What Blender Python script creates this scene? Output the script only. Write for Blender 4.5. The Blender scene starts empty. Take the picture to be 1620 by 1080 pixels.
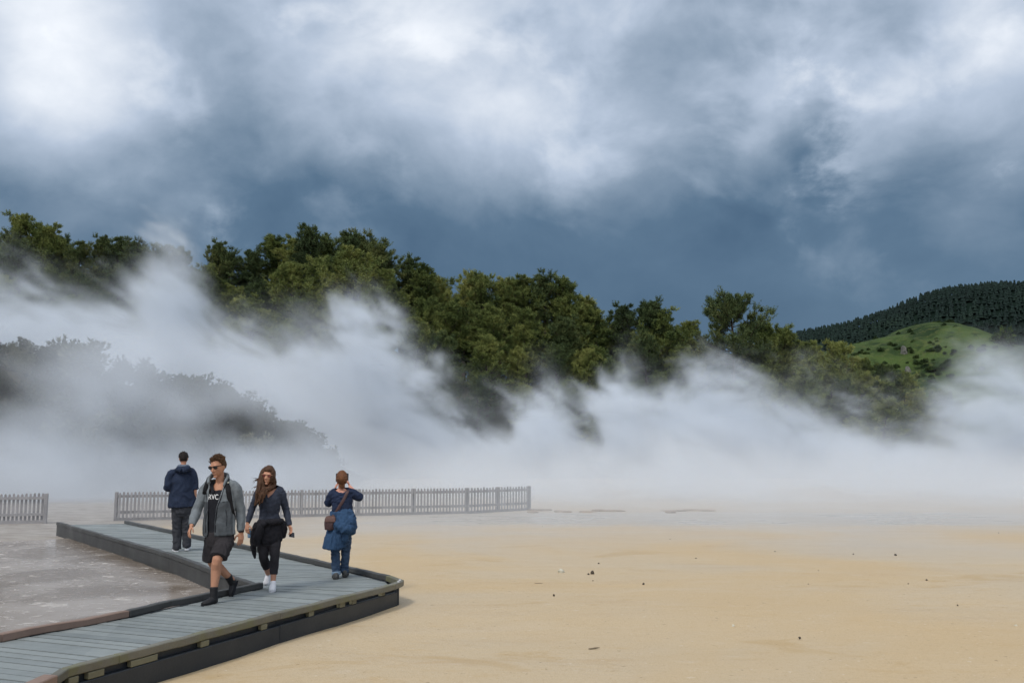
import bpy, bmesh, math, random
import numpy as np
from mathutils import Vector, Matrix, noise as mnoise
from mathutils.bvhtree import BVHTree

S = bpy.context.scene
COL = S.collection
R = math.radians

# ------------------------------------------------------------------ camera, sky, sun, exposure
F = 1440.0                      # focal length in photo pixels (1620 wide)
PITCH = math.atan(174.0 / F)
CAM = Vector((0, 0, 2.2))
cd = bpy.data.cameras.new("camera")
cam = bpy.data.objects.new("camera", cd)
COL.objects.link(cam)
cam.location = CAM
cam.rotation_euler = (math.pi / 2 + PITCH, 0, 0)
cd.sensor_width = 36.0
cd.lens = F / 1620 * 36
cd.clip_start = 0.1
cd.clip_end = 8000
S.camera = cam

SUN_EL, SUN_AZ = R(52), R(215)          # azimuth clockwise from +Y: behind the camera, to the left
S.view_settings.view_transform = 'Standard'
S.view_settings.look = 'None'
S.view_settings.exposure = 0.12
S.view_settings.gamma = 1.0
S.cycles.use_denoising = True
S.cycles.max_bounces = 8
S.cycles.diffuse_bounces = 3
S.cycles.glossy_bounces = 2
S.cycles.transparent_max_bounces = 8
S.cycles.volume_bounces = 5
S.cycles.volume_step_rate = 2.0
S.cycles.use_adaptive_sampling = True
S.cycles.adaptive_threshold = 0.02
S.cycles.sample_clamp_indirect = 8.0


class X:
    """a node socket with arithmetic (works in shader and geometry trees)"""
    def __init__(s, nt, sock): s.nt, s.s = nt, sock
    def _m(s, op, *a, clamp=False):
        n = s.nt.nodes.new('ShaderNodeMath'); n.operation = op; n.use_clamp = clamp
        for i, v in enumerate((s,) + a):
            if isinstance(v, X): s.nt.links.new(v.s, n.inputs[i])
            else: n.inputs[i].default_value = v
        return X(s.nt, n.outputs[0])
    def __add__(s, o): return s._m('ADD', o)
    __radd__ = __add__
    def __sub__(s, o): return s._m('SUBTRACT', o)
    def __rsub__(s, o): return (s * -1.0) + o
    def __mul__(s, o): return s._m('MULTIPLY', o)
    __rmul__ = __mul__
    def __truediv__(s, o): return s._m('DIVIDE', o)
    def pow(s, o): return s._m('POWER', o)
    def clamp(s): return s._m('ADD', 0.0, clamp=True)
    def max(s, o): return s._m('MAXIMUM', o)
    def min(s, o): return s._m('MINIMUM', o)
    def exp(s): return s._m('EXPONENT')
    def sm(s, a, b):
        n = s.nt.nodes.new('ShaderNodeMapRange'); n.interpolation_type = 'SMOOTHSTEP'
        s.nt.links.new(s.s, n.inputs['Value'])
        n.inputs['From Min'].default_value = a; n.inputs['From Max'].default_value = b
        if b < a:
            n.inputs['From Min'].default_value = b; n.inputs['From Max'].default_value = a
            n.inputs['To Min'].default_value = 1.0; n.inputs['To Max'].default_value = 0.0
        return X(s.nt, n.outputs[0])
    def curve(s, pts, lo, hi, vlo, vhi):
        """piecewise profile: pts (x, v)"""
        n = s.nt.nodes.new('ShaderNodeFloatCurve')
        c = n.mapping.curves[0]
        P = [((a - lo) / (hi - lo), (v - vlo) / (vhi - vlo)) for a, v in pts]
        c.points[0].location = P[0]; c.points[1].location = P[-1]
        for q in P[1:-1]: c.points.new(*q)
        n.mapping.update()
        t = ((s - lo) * (1.0 / (hi - lo))).clamp()
        s.nt.links.new(t.s, n.inputs['Value'])
        return X(s.nt, n.outputs[0]) * (vhi - vlo) + vlo


def xyz(nt, sock):
    n = nt.nodes.new('ShaderNodeSeparateXYZ'); nt.links.new(sock, n.inputs[0])
    return [X(nt, o) for o in n.outputs]
def vec(nt, x, y, z):
    n = nt.nodes.new('ShaderNodeCombineXYZ')
    for i, v in enumerate((x, y, z)):
        if isinstance(v, X): nt.links.new(v.s, n.inputs[i])
        else: n.inputs[i].default_value = v
    return n.outputs[0]
def noise(nt, vsock, scale, detail=4, rough=0.55, dist=0.0, color=False, lac=2.0):
    n = nt.nodes.new('ShaderNodeTexNoise')
    if vsock is not None: nt.links.new(vsock, n.inputs['Vector'])
    n.inputs['Scale'].default_value = scale; n.inputs['Detail'].default_value = detail
    n.inputs['Roughness'].default_value = rough; n.inputs['Distortion'].default_value = dist
    n.inputs['Lacunarity'].default_value = lac
    return n.outputs['Color'] if color else X(nt, n.outputs[0])
def mix(nt, fac, a, b):
    n = nt.nodes.new('ShaderNodeMix'); n.data_type = 'RGBA'
    for i, v in ((0, fac), (6, a), (7, b)):
        if isinstance(v, X): nt.links.new(v.s, n.inputs[i])
        elif isinstance(v, bpy.types.NodeSocket): nt.links.new(v, n.inputs[i])
        elif i == 0: n.inputs[i].default_value = v
        else: n.inputs[i].default_value = (*v[:3], 1)
    return n.outputs[2]
def ramp(nt, fac, stops):
    n = nt.nodes.new('ShaderNodeValToRGB'); e = n.color_ramp.elements
    e[0].position, e[0].color = stops[0][0], (*stops[0][1], 1)
    e[1].position, e[1].color = stops[-1][0], (*stops[-1][1], 1)
    for p, c in stops[1:-1]:
        q = e.new(p); q.color = (*c, 1)
    nt.links.new(fac.s, n.inputs[0])
    return n.outputs[0]


# ---- the sky: Nishita behind a broken storm-cloud deck
W = bpy.data.worlds.new("World"); S.world = W; W.use_nodes = True
nt = W.node_tree; nt.nodes.clear()
out = nt.nodes.new('ShaderNodeOutputWorld'); bg = nt.nodes.new('ShaderNodeBackground')
nt.links.new(bg.outputs[0], out.inputs[0])
SKY_K = 0.1
bg.inputs[1].default_value = SKY_K
st = nt.nodes.new('ShaderNodeTexSky'); st.sky_type = 'NISHITA'; st.sun_disc = False
st.sun_elevation = SUN_EL; st.sun_rotation = SUN_AZ
tc = nt.nodes.new('ShaderNodeTexCoord')
dx, dy, dz = xyz(nt, tc.outputs['Generated'])
az = dx._m('ARCTAN2', dy) * (180 / math.pi)
el = dz._m('ARCSINE') * (180 / math.pi)
cv0 = vec(nt, dx * 1.0, dy * 1.0, dz * 1.35)
ws = nt.nodes.new('ShaderNodeSeparateXYZ'); nt.links.new(noise(nt, cv0, 3.0, 3, 0.5, 0, color=True), ws.inputs[0])
w1, w2, w3 = [X(nt, o) - .5 for o in ws.outputs]
cv = vec(nt, dx + w1 * .12, dy + w2 * .12, dz * 1.35 + w3 * .12)
n_big = noise(nt, cv, 3.3, 7, 0.48)
n_fine = noise(nt, cv, 9.0, 9, 0.56)
puff = (noise(nt, cv, 5.2, 7, 0.52) * .7 + noise(nt, cv, 2.2, 3, .5) * .3).sm(.50, .60)
n_low = noise(nt, cv0, 1.6, 3, 0.5)
bil = (noise(nt, cv, 4.6, 5, 0.5) * 2.0 - 1.0)._m('ABSOLUTE') * -1.0 + 1.0
def blob(a0, e0, ra, re):
    a = (az - a0) * (1.0 / ra); e = (el - e0) * (1.0 / re)
    return ((a * a + e * e) * -1.0).exp()
V = el.curve([(-10, .04), (4, .055), (9, .085), (13, .13), (16.5, .25), (20, .40), (24, .50), (30, .56), (45, .66), (90, .85)], -10, 90, 0, 1)
amp = el.sm(5, 19) * 0.9 + 0.2
V = V + (n_big - 0.5) * amp * 0.85 + (n_fine - 0.5) * amp * 0.46 + (n_low - 0.5) * 0.25 + (bil - 0.78) * amp * 0.22 + puff * amp * 0.15 - 0.03
V = V + blob(-27.5, 21.5, 4.8, 5.5) * 0.58 + blob(-27, 15, 9, 7) * 0.10 + blob(-7, 24, 8, 3) * 0.16 + blob(4, 20, 6, 2.6) * 0.16
wisp = n_fine.sm(0.47, 0.66)
V = V + blob(19.5, 18.5, 2.6, 6) * wisp * 0.26 + blob(17.5, 15.5, 3, 1.6) * wisp * 0.18 + blob(28, 18, 4, 6) * 0.22 + blob(30, 23, 5, 4) * 0.12 + blob(29, 16.5, 2.2, 1.8) * wisp * 0.3 + blob(-18, 13.5, 2.5, 1.6) * wisp * 0.25
V = V - blob(10, 8, 16, 4.5) * 0.06 - blob(8, 14, 9, 3) * 0.08
V = V + dy.sm(-0.05, -0.6) * 0.45
V = V.max(0.0)
cc = ramp(nt, V.min(1.4) * (1 / 1.4), [(0.0, (.064, .12, .195)), (.10, (.092, .158, .24)), (.25, (.225, .30, .395)), (.45, (.46, .54, .66)), (.68, (.86, .90, .96)), (1.0, (1.7, 1.7, 1.72))])
vm = nt.nodes.new('ShaderNodeVectorMath'); vm.operation = 'SCALE'
nt.links.new(cc, vm.inputs[0]); vm.inputs['Scale'].default_value = 1.0 / SKY_K
skyc = mix(nt, 0.93, st.outputs[0], vm.outputs[0])
nt.links.new(skyc, bg.inputs[0])
W.cycles.sampling_method = 'MANUAL'; W.cycles.sample_map_resolution = 512

sd = bpy.data.lights.new("sun", 'SUN'); sd.energy = 1.5; sd.angle = R(10); sd.color = (1, .95, .87)
sun = bpy.data.objects.new("sun", sd); COL.objects.link(sun)
sdir = Vector((math.sin(SUN_AZ) * math.cos(SUN_EL), math.cos(SUN_AZ) * math.cos(SUN_EL), math.sin(SUN_EL)))
sun.rotation_euler = sdir.to_track_quat('Z', 'Y').to_euler()
sun.location = sdir * 60


# ------------------------------------------------------------------ helpers
def ray(px, py):
    x, y = (px - 810) / F, (540 - py) / F
    c, s = math.cos(PITCH), math.sin(PITCH)
    return Vector((x, c - s * y, s + c * y))
def at(px, py, z=0.0):
    d = ray(px, py); return CAM + d * ((z - CAM.z) / d.z)
def at_y(px, py, Y):
    d = ray(px, py); return CAM + d * (Y / d.y)

def tag(o, label=None, cat=None, group=None, kind=None):
    if label: o['label'] = label
    if cat: o['category'] = cat
    if group: o['group'] = group
    if kind: o['kind'] = kind
    return o
def empty(name, loc, rz=0.0):
    o = bpy.data.objects.new(name, None); COL.objects.link(o)
    o.location = loc; o.rotation_euler = (0, 0, rz); o.empty_display_size = .3
    return o
def link(name, me, m=None, parent=None, smooth=False):
    if m is not None:
        me.materials.clear(); me.materials.append(m)
    if smooth:
        for p in me.polygons: p.use_smooth = True
    o = bpy.data.objects.new(name, me); COL.objects.link(o)
    if parent: o.parent = parent
    return o
def bobj(name, bm, m, parent=None, smooth=False, loc=None):
    bmesh.ops.recalc_face_normals(bm, faces=bm.faces[:])
    me = bpy.data.meshes.new(name); bm.to_mesh(me); bm.free()
    o = link(name, me, m, parent, smooth)
    if loc is not None: o.location = loc
    return o
def np_mesh(name, v, f):
    me = bpy.data.meshes.new(name)
    v = np.asarray(v, np.float32); f = np.asarray(f, np.int32); k = f.shape[1]
    me.vertices.add(len(v)); me.vertices.foreach_set('co', v.ravel())
    me.loops.add(f.size); me.loops.foreach_set('vertex_index', f.ravel())
    me.polygons.add(len(f)); me.polygons.foreach_set('loop_start', np.arange(0, f.size, k, dtype=np.int32))
    me.update(calc_edges=True)
    return me
def copy_tree(o, parent=None):
    c = o.copy(); COL.objects.link(c)
    if parent: c.parent = parent
    for ch in list(o.children): copy_tree(ch, c)
    return c
def box(bm, c, sx, sy, sz, rot=None, bev=0.0):
    r = bmesh.ops.create_cube(bm, size=1.0)
    M = Matrix.Translation(c) @ (rot.to_4x4() if rot is not None else Matrix()) @ Matrix.Diagonal((sx, sy, sz, 1))
    bmesh.ops.transform(bm, matrix=M, verts=r['verts'])
    if bev:
        es = list({e for v in r['verts'] for e in v.link_edges})
        bmesh.ops.bevel(bm, geom=es, offset=bev, segments=1, affect='EDGES')
def prism(bm, poly, z0, z1):
    """vertical prism over an XY polygon"""
    lo = [bm.verts.new((p[0], p[1], z0)) for p in poly]; hi = [bm.verts.new((p[0], p[1], z1)) for p in poly]
    n = len(poly); bm.faces.new(hi); bm.faces.new(lo[::-1])
    for i in range(n): bm.faces.new((lo[i], lo[(i + 1) % n], hi[(i + 1) % n], hi[i]))
def clip(poly, n, d):
    """keep n.p <= d"""
    o = []
    for i in range(len(poly)):
        a, b = poly[i], poly[(i + 1) % len(poly)]
        da, db = n[0] * a[0] + n[1] * a[1] - d, n[0] * b[0] + n[1] * b[1] - d
        if da <= 0: o.append(a)
        if da * db < 0:
            t = da / (da - db); o.append((a[0] + (b[0] - a[0]) * t, a[1] + (b[1] - a[1]) * t))
    return o
def beam(bm, a, b, w, h, zoff=0.0):
    """box beam from a to b (top face at the points + zoff), w wide, h tall"""
    a, b = Vector(a), Vector(b); d = (b - a); L = d.length; d.normalize()
    s = Vector((d.y, -d.x, 0)); s.normalize(); u = s.cross(d)
    if u.z < 0: u = -u
    rot = Matrix((s, d, u)).transposed()
    k = len(bm.verts); box(bm, (a + b) / 2 + u * (zoff - h / 2), w, L, h, rot, bev=0.008)
    nv = list(bm.verts)[k:]
    es = list({e for v in nv for e in v.link_edges if abs((e.verts[0].co - e.verts[1].co).normalized().dot(d)) > .9 and e.calc_length() > .3})
    bmesh.ops.subdivide_edges(bm, edges=es, cuts=int(L / .12) + 1, use_grid_fill=True)
    for v in list(bm.verts)[k:]: v.co += .008 * mnoise.noise_vector(v.co * 2.7) + .005 * mnoise.noise_vector(v.co * 13)

def pbr(name, c, rough=.8, var=.25, scale=6.0, bump=0.0, bscale=60.0, spec=.2, island=0.0, coords='Object', dark=None, detail=5, bdist=.02):
    m = bpy.data.materials.new(name); m.use_nodes = True; nt = m.node_tree
    b = nt.nodes['Principled BSDF']; b.inputs['Roughness'].default_value = rough
    b.inputs['Specular IOR Level'].default_value = spec
    t = nt.nodes.new('ShaderNodeTexCoord').outputs[coords]
    n = noise(nt, t, scale, detail, .6)
    f = (n - 0.5) * 1.8 + 0.5
    if island:
        g = nt.nodes.new('ShaderNodeNewGeometry')
        f = f * (1 - island) + X(nt, g.outputs['Random Per Island']) * island
    lo = dark if dark else [v * (1 - var) for v in c]; hi = [min(1, v * (1 + var)) for v in c]
    nt.links.new(mix(nt, f.clamp(), lo, hi), b.inputs['Base Color'])
    if bump:
        bn = nt.nodes.new('ShaderNodeBump'); bn.inputs['Strength'].default_value = bump; bn.inputs['Distance'].default_value = bdist
        nt.links.new(noise(nt, t, bscale, 4, .6).s, bn.inputs['Height']); nt.links.new(bn.outputs[0], b.inputs['Normal'])
    return m
def sstep(a, b, x):
    t = np.clip((x - a) / (b - a), 0, 1); return t * t * (3 - 2 * t)
STEAM = True
# ------------------------------------------------------------------ ground, pools, hills
def ground_mat():
    m = bpy.data.materials.new("sinter_sand"); m.use_nodes = True; nt = m.node_tree
    b = nt.nodes['Principled BSDF']
    P = nt.nodes.new('ShaderNodeNewGeometry').outputs['Position']
    x, y, z = xyz(nt, P)
    big = noise(nt, P, .16, 5, .55, .6)
    str_ = noise(nt, vec(nt, x * .35, y * 1.5, 0.0), 1.1, 6, .6, .4)
    fine = noise(nt, P, 26, 4, .7)
    gr2 = noise(nt, P, 55, 3, .7); rip = noise(nt, vec(nt, x * 1.4, y * 4.5, 0.0), 2.2, 5, .6, .8)
    crust = noise(nt, vec(nt, x * .5, y * 1.0, 9.0), .75, 8, .68, .7)
    mid = noise(nt, vec(nt, x * .6, y * 1.4, 0.0), 2.4, 6, .65)
    spk = noise(nt, P, 75, 2, .6)
    c = mix(nt, big.sm(.35, .65), (.52, .39, .23), (.52, .42, .285))
    c = mix(nt, str_.sm(.56, .76) * .5, c, (.46, .31, .15))
    c = mix(nt, mid.sm(.58, .74) * .4, c, (.58, .49, .37))
    c = mix(nt, mid.sm(.44, .28) * .4, c, (.47, .32, .15))
    c = mix(nt, fine.sm(.5, .75) * .45, c, (.38, .255, .12))
    c = mix(nt, spk.sm(.62, .75) * .3, c, (.72, .64, .5))
    dots = noise(nt, P, 11.0, 2, .5)
    c = mix(nt, dots.sm(.70, .76) * .6, c, (.20, .14, .08))
    c = mix(nt, dots.sm(.30, .25) * .5, c, (.66, .58, .46))
    c = mix(nt, gr2.sm(.56, .72) * .55, c, (.36, .25, .125))
    c = mix(nt, crust.sm(.54, .70) * .3, c, (.55, .45, .32))
    c = mix(nt, crust.sm(.44, .34) * .45, c, (.43, .29, .13))
    c = mix(nt, (rip.sm(.62, .74) * big.sm(.42, .6)) * .55, c, (.34, .225, .10))
    # paler, greyer silica towards the far edge of the terrace and beside the left pool
    far = (y + (big - .5) * 16).sm(17, 29)
    c = mix(nt, far * .85, c, mix(nt, x.sm(-14, -2), (.25, .225, .20), (.46, .41, .35)))
    lft = (x * -1.0 + (big - .5) * 4).sm(9.0, 13.0)
    c = mix(nt, lft * .85, c, mix(nt, mid.sm(.35, .65), (.22, .195, .175), (.40, .375, .35)))
    wy = y + (mid - .5) * 5.0 + (crust - .5) * 4.0
    wetm = wy.sm(26.0, 27.6) * wy.sm(33.0, 31.5) * (x + (big - .5) * 8).sm(-9, -2) * (x + (big - .5) * 14).sm(22, 14)
    c = mix(nt, wetm * .6, c, (.40, .375, .34))
    near = (y * -1.0 + (big - .5) * 3).sm(-9.5, -6.0)
    c = mix(nt, near * .45, c, (.44, .30, .125))
    nt.links.new(c, b.inputs['Base Color'])
    wet = (big * .6 + str_ * .4).sm(.42, .6)
    nt.links.new((wet * -.25 + .75 - wetm * .30).s, b.inputs['Roughness'])
    b.inputs['Specular IOR Level'].default_value = .25
    bn = nt.nodes.new('ShaderNodeBump'); bn.inputs['Strength'].default_value = .5; bn.inputs['Distance'].default_value = .03
    nt.links.new((fine * .5 + mid * .8 + spk * .25 + rip * .5 + crust * .9).s, bn.inputs['Height']); nt.links.new(bn.outputs[0], b.inputs['Normal'])
    return m
gx = np.concatenate([[-3000, -900, -300, -120, -60], np.linspace(-34, 34, 120), [60, 120, 300, 900, 3000]])
gy = np.concatenate([[-600, -60, -12], np.linspace(0, 62, 110), [75, 110, 200, 500, 1500, 4000]])
GX, GY = np.meshgrid(gx, gy)
GZ = np.zeros_like(GX)
for i in range(GX.shape[0]):
    for j in range(GX.shape[1]):
        x, y = GX[i, j], GY[i, j]
        if -40 < x < 40 and -1 < y < 66:
            GZ[i, j] = .035 * float(1 - sstep(20, 25, y)) * float(sstep(-9.5, -5, x)) * mnoise.fractal(Vector((x * .33, y * .6, 0)), 1, 2, 4)
nr, nc = GX.shape
idx = np.arange(nr * nc).reshape(nr, nc)
def grid_faces(idx): return np.stack([idx[:-1, :-1], idx[:-1, 1:], idx[1:, 1:], idx[1:, :-1]], -1).reshape(-1, 4)
gv = np.stack([GX, GY, GZ + .10], -1).reshape(-1, 3)
g = link('ground', np_mesh('ground', gv, grid_faces(idx)), ground_mat(), smooth=True)
tag(g, 'flat ochre and cream silica terrace', kind='structure')

def water_mat(name, c0, c1, scum, amount, rough=.16):
    m = bpy.data.materials.new(name); m.use_nodes = True; nt = m.node_tree
    b = nt.nodes['Principled BSDF']
    P = nt.nodes.new('ShaderNodeNewGeometry').outputs['Position']
    x, y, z = xyz(nt, P)
    big = noise(nt, P, .5, 5, .6, .8)
    s1 = noise(nt, vec(nt, x * .8, y * 1.3, 0.0), 4.0, 8, .72, 1.0)
    s2 = noise(nt, vec(nt, x * 1.0, y * 1.4, 4.0), 15.0, 5, .7, .5)
    sc = ((s1.sm(.57, .64) * .8 + s2.sm(.63, .7)) * (big * .9 + .4)).clamp() * amount
    c = mix(nt, big.sm(.36, .64), c0, c1)
    nt.links.new(mix(nt, sc, c, scum), b.inputs['Base Color'])
    nt.links.new((sc * .5 + rough).s, b.inputs['Roughness'])
    b.inputs['IOR'].default_value = 1.33; b.inputs['Specular IOR Level'].default_value = .5
    bn = nt.nodes.new('ShaderNodeBump'); bn.inputs['Strength'].default_value = .15; bn.inputs['Distance'].default_value = .02
    nt.links.new((noise(nt, vec(nt, x, y * 2.0, 0.0), 5, 4, .6) + sc).s, bn.inputs['Height']); nt.links.new(bn.outputs[0], b.inputs['Normal'])
    return m
def wobble(poly, amp, step=.5, seed=0.0):
    o = []
    for i in range(len(poly)):
        a, b = Vector(poly[i]).to_2d(), Vector(poly[(i + 1) % len(poly)]).to_2d()
        n = max(1, int((b - a).length / step))
        for k in range(n):
            p = a.lerp(b, k / n); q = mnoise.noise_vector(Vector((p.x * .7, p.y * .7, seed)))
            q2 = mnoise.noise_vector(Vector((p.x * 2.3, p.y * 2.3, seed)))
            o.append((p.x + amp * (q.x + .4 * q2.x), p.y + amp * (q.y + .4 * q2.y)))
    return o
def sheet(name, poly, z, m, label):
    bm = bmesh.new(); f = bm.faces.new([bm.verts.new((p[0], p[1], z)) for p in poly])
    bmesh.ops.triangulate(bm, faces=[f])
    o = bobj(name, bm, m); tag(o, label, kind='structure'); return o
pool = wobble([(-3.05, 12.3), (-10.6, 22.2), (-12.6, 21.0), (-14.0, 19.0), (-18, 18.0), (-30, 17), (-30, 3), (-6, 3), (-4.6, 7.4), (-3.7, 10.5)], .18)
sheet('water', pool, .135, water_mat('pool_water', (.17, .13, .095), (.33, .285, .245), (.62, .58, .54), 1.0, .2), 'grey brown shallow pool flecked with pale scum')

# low broken sinter lip behind the far film of water
def ledge(name, px0, px1, Y, seed, h):
    rng = random.Random(seed); bm = bmesh.new()
    x0, x1 = (px0 - 810) / F * Y, (px1 - 810) / F * Y
    x = x0
    while x < x1:
        w = rng.uniform(.25, 1.1); y = Y + rng.uniform(-.7, .7); hh = h * rng.uniform(.4, 1.2)
        k = 9
        poly = [(x + w * .6 * math.cos(2 * math.pi * i / k) * rng.uniform(.7, 1.2), y + .35 * math.sin(2 * math.pi * i / k) * rng.uniform(.7, 1.3)) for i in range(k)]
        prism(bm, poly, .05, .10 + hh); x += w * (.7 if rng.random() < .75 else 2.2)
    bmesh.ops.bevel(bm, geom=[e for e in bm.edges], offset=.015, segments=1, affect='EDGES')
    return bobj(name, bm, M_ledge)
M_ledge = pbr('ledge_sinter', (.30, .235, .185), .9, .5, 3, .6, 20)
tag(ledge('sinter_ledge', 842, 1120, 32.8, 4, .03), 'low brown broken sinter lip right of the fence end', 'rock ledge', kind='structure')

# ---- wooded ridge: ground height under the pines
RX = [-75, -58, -36, -20, -12, -6, 4.5, 9.5, 16, 25, 30, 35, 42, 49, 56, 80]
RZ = [16, 17.5, 16.3, 15.5, 13.8, 10.6, 10.4, 6.4, 7.0, 7.2, 5.5, 3.6, 1.5, .3, -.3, -.5]
def ridge_z(x, y):
    r = np.interp(x, RX, RZ)
    return r * sstep(74, 106, y) * (1 - .35 * sstep(108, 150, y))
hx, hy = np.linspace(-110, 84, 120), np.linspace(72, 175, 60)
HX, HY = np.meshgrid(hx, hy)
HZ = ridge_z(HX, HY) - .25
for i in range(HX.shape[0]):
    for j in range(HX.shape[1]): HZ[i, j] += .5 * mnoise.fractal(Vector((HX[i, j] * .12, HY[i, j] * .12, 2)), 1, 2, 3) * min(1, max(0, (HY[i, j] - 73) / 8))
idx = np.arange(HX.size).reshape(HX.shape)
M_forest_floor = pbr('forest_floor', (.055, .055, .032), .95, .5, .4, .5, 3)
tag(link('hill', np_mesh('hill', np.stack([HX, HY, HZ], -1).reshape(-1, 3), grid_faces(idx)), M_forest_floor, smooth=True), 'steep pine covered ridge behind the steam', kind='structure')

# ---- nearer scrub bank on the left
SX = [-60, -40, -31, -25, -18.5, -14.5, -11.5, -9]
SZ = [9, 8.3, 7.6, 6.6, 4.9, 3.0, .9, -.3]
def bank_z(x, y):
    return np.interp(x, SX, SZ) * sstep(44.5, 57, y) * (1 - .5 * sstep(60, 74, y))
hx, hy = np.linspace(-66, -8, 70), np.linspace(43, 76, 40)
HX, HY = np.meshgrid(hx, hy); HZ = bank_z(HX, HY) - .2
for i in range(HX.shape[0]):
    for j in range(HX.shape[1]): HZ[i, j] += .35 * mnoise.fractal(Vector((HX[i, j] * .25, HY[i, j] * .25, 7)), 1, 2, 3) * min(1, max(0, (HY[i, j] - 43) / 6))
idx = np.arange(HX.size).reshape(HX.shape)
M_bank = pbr('bank_soil', (.045, .042, .028), .95, .5, .6, .6, 4)
tag(link('hill', np_mesh('hill', np.stack([HX, HY, HZ], -1).reshape(-1, 3), grid_faces(idx)), M_bank, smooth=True), 'scrub covered bank on the left behind the fence', kind='structure')

# ---- far hills at the right
def skyline(pts, Y):
    q = [at_y(px, py, Y) for px, py in pts]
    return [p.x for p in q], [p.z for p in q]
PH_X, PH_Z = skyline([(1150, 560), (1265, 536), (1330, 524), (1400, 503), (1450, 480), (1500, 466), (1560, 461), (1640, 460), (1760, 470), (1900, 500), (2100, 560)], 1000)
def far_z(x, y): return np.interp(x, PH_X, PH_Z) * (sstep(640, 1000, y) ** .9) * (1 - .3 * sstep(1010, 1300, y))
hx, hy = np.linspace(180, 1000, 70), np.linspace(640, 1300, 40)
HX, HY = np.meshgrid(hx, hy); HZ = far_z(HX, HY) - 1
idx = np.arange(HX.size).reshape(HX.shape)
M_farfloor = pbr('plantation_floor', (.010, .018, .014), 1.0, .4, .02, spec=0)
tag(link('hill', np_mesh('hill', np.stack([HX, HY, HZ], -1).reshape(-1, 3), grid_faces(idx)), M_farfloor, smooth=True), 'far hill dark with plantation conifers', kind='structure')

GH_X, GH_Z = skyline([(1180, 600), (1260, 570), (1330, 548), (1385, 536), (1420, 527), (1440, 516), (1462, 511), (1490, 512), (1515, 523), (1540, 537), (1570, 546), (1620, 551), (1700, 560), (1900, 600)], 480)
def mound_z(x, y):
    return np.interp(x, GH_X, GH_Z) * (sstep(330, 480, y) ** .8) * (1 - .35 * sstep(490, 640, y))
hx, hy = np.linspace(110, 420, 150), np.linspace(330, 640, 100)
HX, HY = np.meshgrid(hx, hy); HZ = mound_z(HX, HY)
for i in range(HX.shape[0]):
    for j in range(HX.shape[1]):
        p = Vector((HX[i, j] * .035, HY[i, j] * .03, 1))
        HZ[i, j] += 3.0 * (mnoise.fractal(p, 1, 2, 5)) * float(sstep(330, 380, HY[i, j])) * (1 - float(sstep(430, 478, HY[i, j])))
idx = np.arange(HX.size).reshape(HX.shape)
def grass_mat():
    m = bpy.data.materials.new("hill_grass"); m.use_nodes = True; nt = m.node_tree; b = nt.nodes['Principled BSDF']
    P = nt.nodes.new('ShaderNodeNewGeometry').outputs['Position']
    a = noise(nt, P, .03, 6, .6, .5); f = noise(nt, P, .25, 5, .7)
    c = mix(nt, a.sm(.36, .62), (.020, .040, .015), (.070, .108, .029))
    c = mix(nt, f.sm(.48, .66) * .65, c, (.10, .115, .04))
    c = mix(nt, noise(nt, P, .09, 7, .7).sm(.54, .62) * .7, c, (.018, .034, .014))
    nt.links.new(c, b.inputs['Base Color']); b.inputs['Roughness'].default_value = .9; b.inputs['Specular IOR Level'].default_value = .1
    bn = nt.nodes.new('ShaderNodeBump'); bn.inputs['Strength'].default_value = .8; bn.inputs['Distance'].default_value = 3.0
    nt.links.new(f.s, bn.inputs['Height']); nt.links.new(bn.outputs[0], b.inputs['Normal'])
    return m
tag(link('hill', np_mesh('hill', np.stack([HX, HY, HZ], -1).reshape(-1, 3), grid_faces(idx)), grass_mat(), smooth=True), 'green grassy mound in front of the plantation hill', kind='structure')
# ------------------------------------------------------------------ vegetation
def leaf_mat(name, cols, scale=.35, rough=.75):
    m = bpy.data.materials.new(name); m.use_nodes = True; nt = m.node_tree; b = nt.nodes['Principled BSDF']
    g = nt.nodes.new('ShaderNodeNewGeometry'); oi = nt.nodes.new('ShaderNodeObjectInfo')
    P = g.outputs['Position']
    f = noise(nt, P, scale, 3, .55) * 1.5 - .25
    f = f * .62 + X(nt, g.outputs['Random Per Island']) * .25 + X(nt, oi.outputs['Random']) * .26 - .05
    nt.links.new(ramp(nt, f.clamp(), cols), b.inputs['Base Color'])
    b.inputs['Roughness'].default_value = rough; b.inputs['Specular IOR Level'].default_value = .15
    b.inputs['Subsurface Weight'].default_value = 0
    return m
M_pine = leaf_mat('pine_needles', [(0, (.015, .029, .013)), (.26, (.052, .080, .026)), (.48, (.135, .172, .052)), (.74, (.28, .295, .09)), (1, (.38, .33, .13))])
M_pine_dark = leaf_mat('dark_needles', [(0, (.018, .033, .019)), (.5, (.085, .12, .047)), (1, (.25, .245, .08))])
M_bark = pbr('pine_bark', (.075, .058, .045), .95, .45, 3, .6, 12)
M_scrub = leaf_mat('scrub_leaves', [(0, (.018, .022, .012)), (.4, (.042, .045, .024)), (.75, (.085, .083, .045)), (1, (.16, .15, .09))], .6)
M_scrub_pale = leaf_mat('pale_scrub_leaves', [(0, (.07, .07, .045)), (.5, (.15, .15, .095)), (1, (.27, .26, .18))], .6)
M_twig = pbr('twig_bark', (.09, .08, .07), .9, .4, 4)

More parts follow.
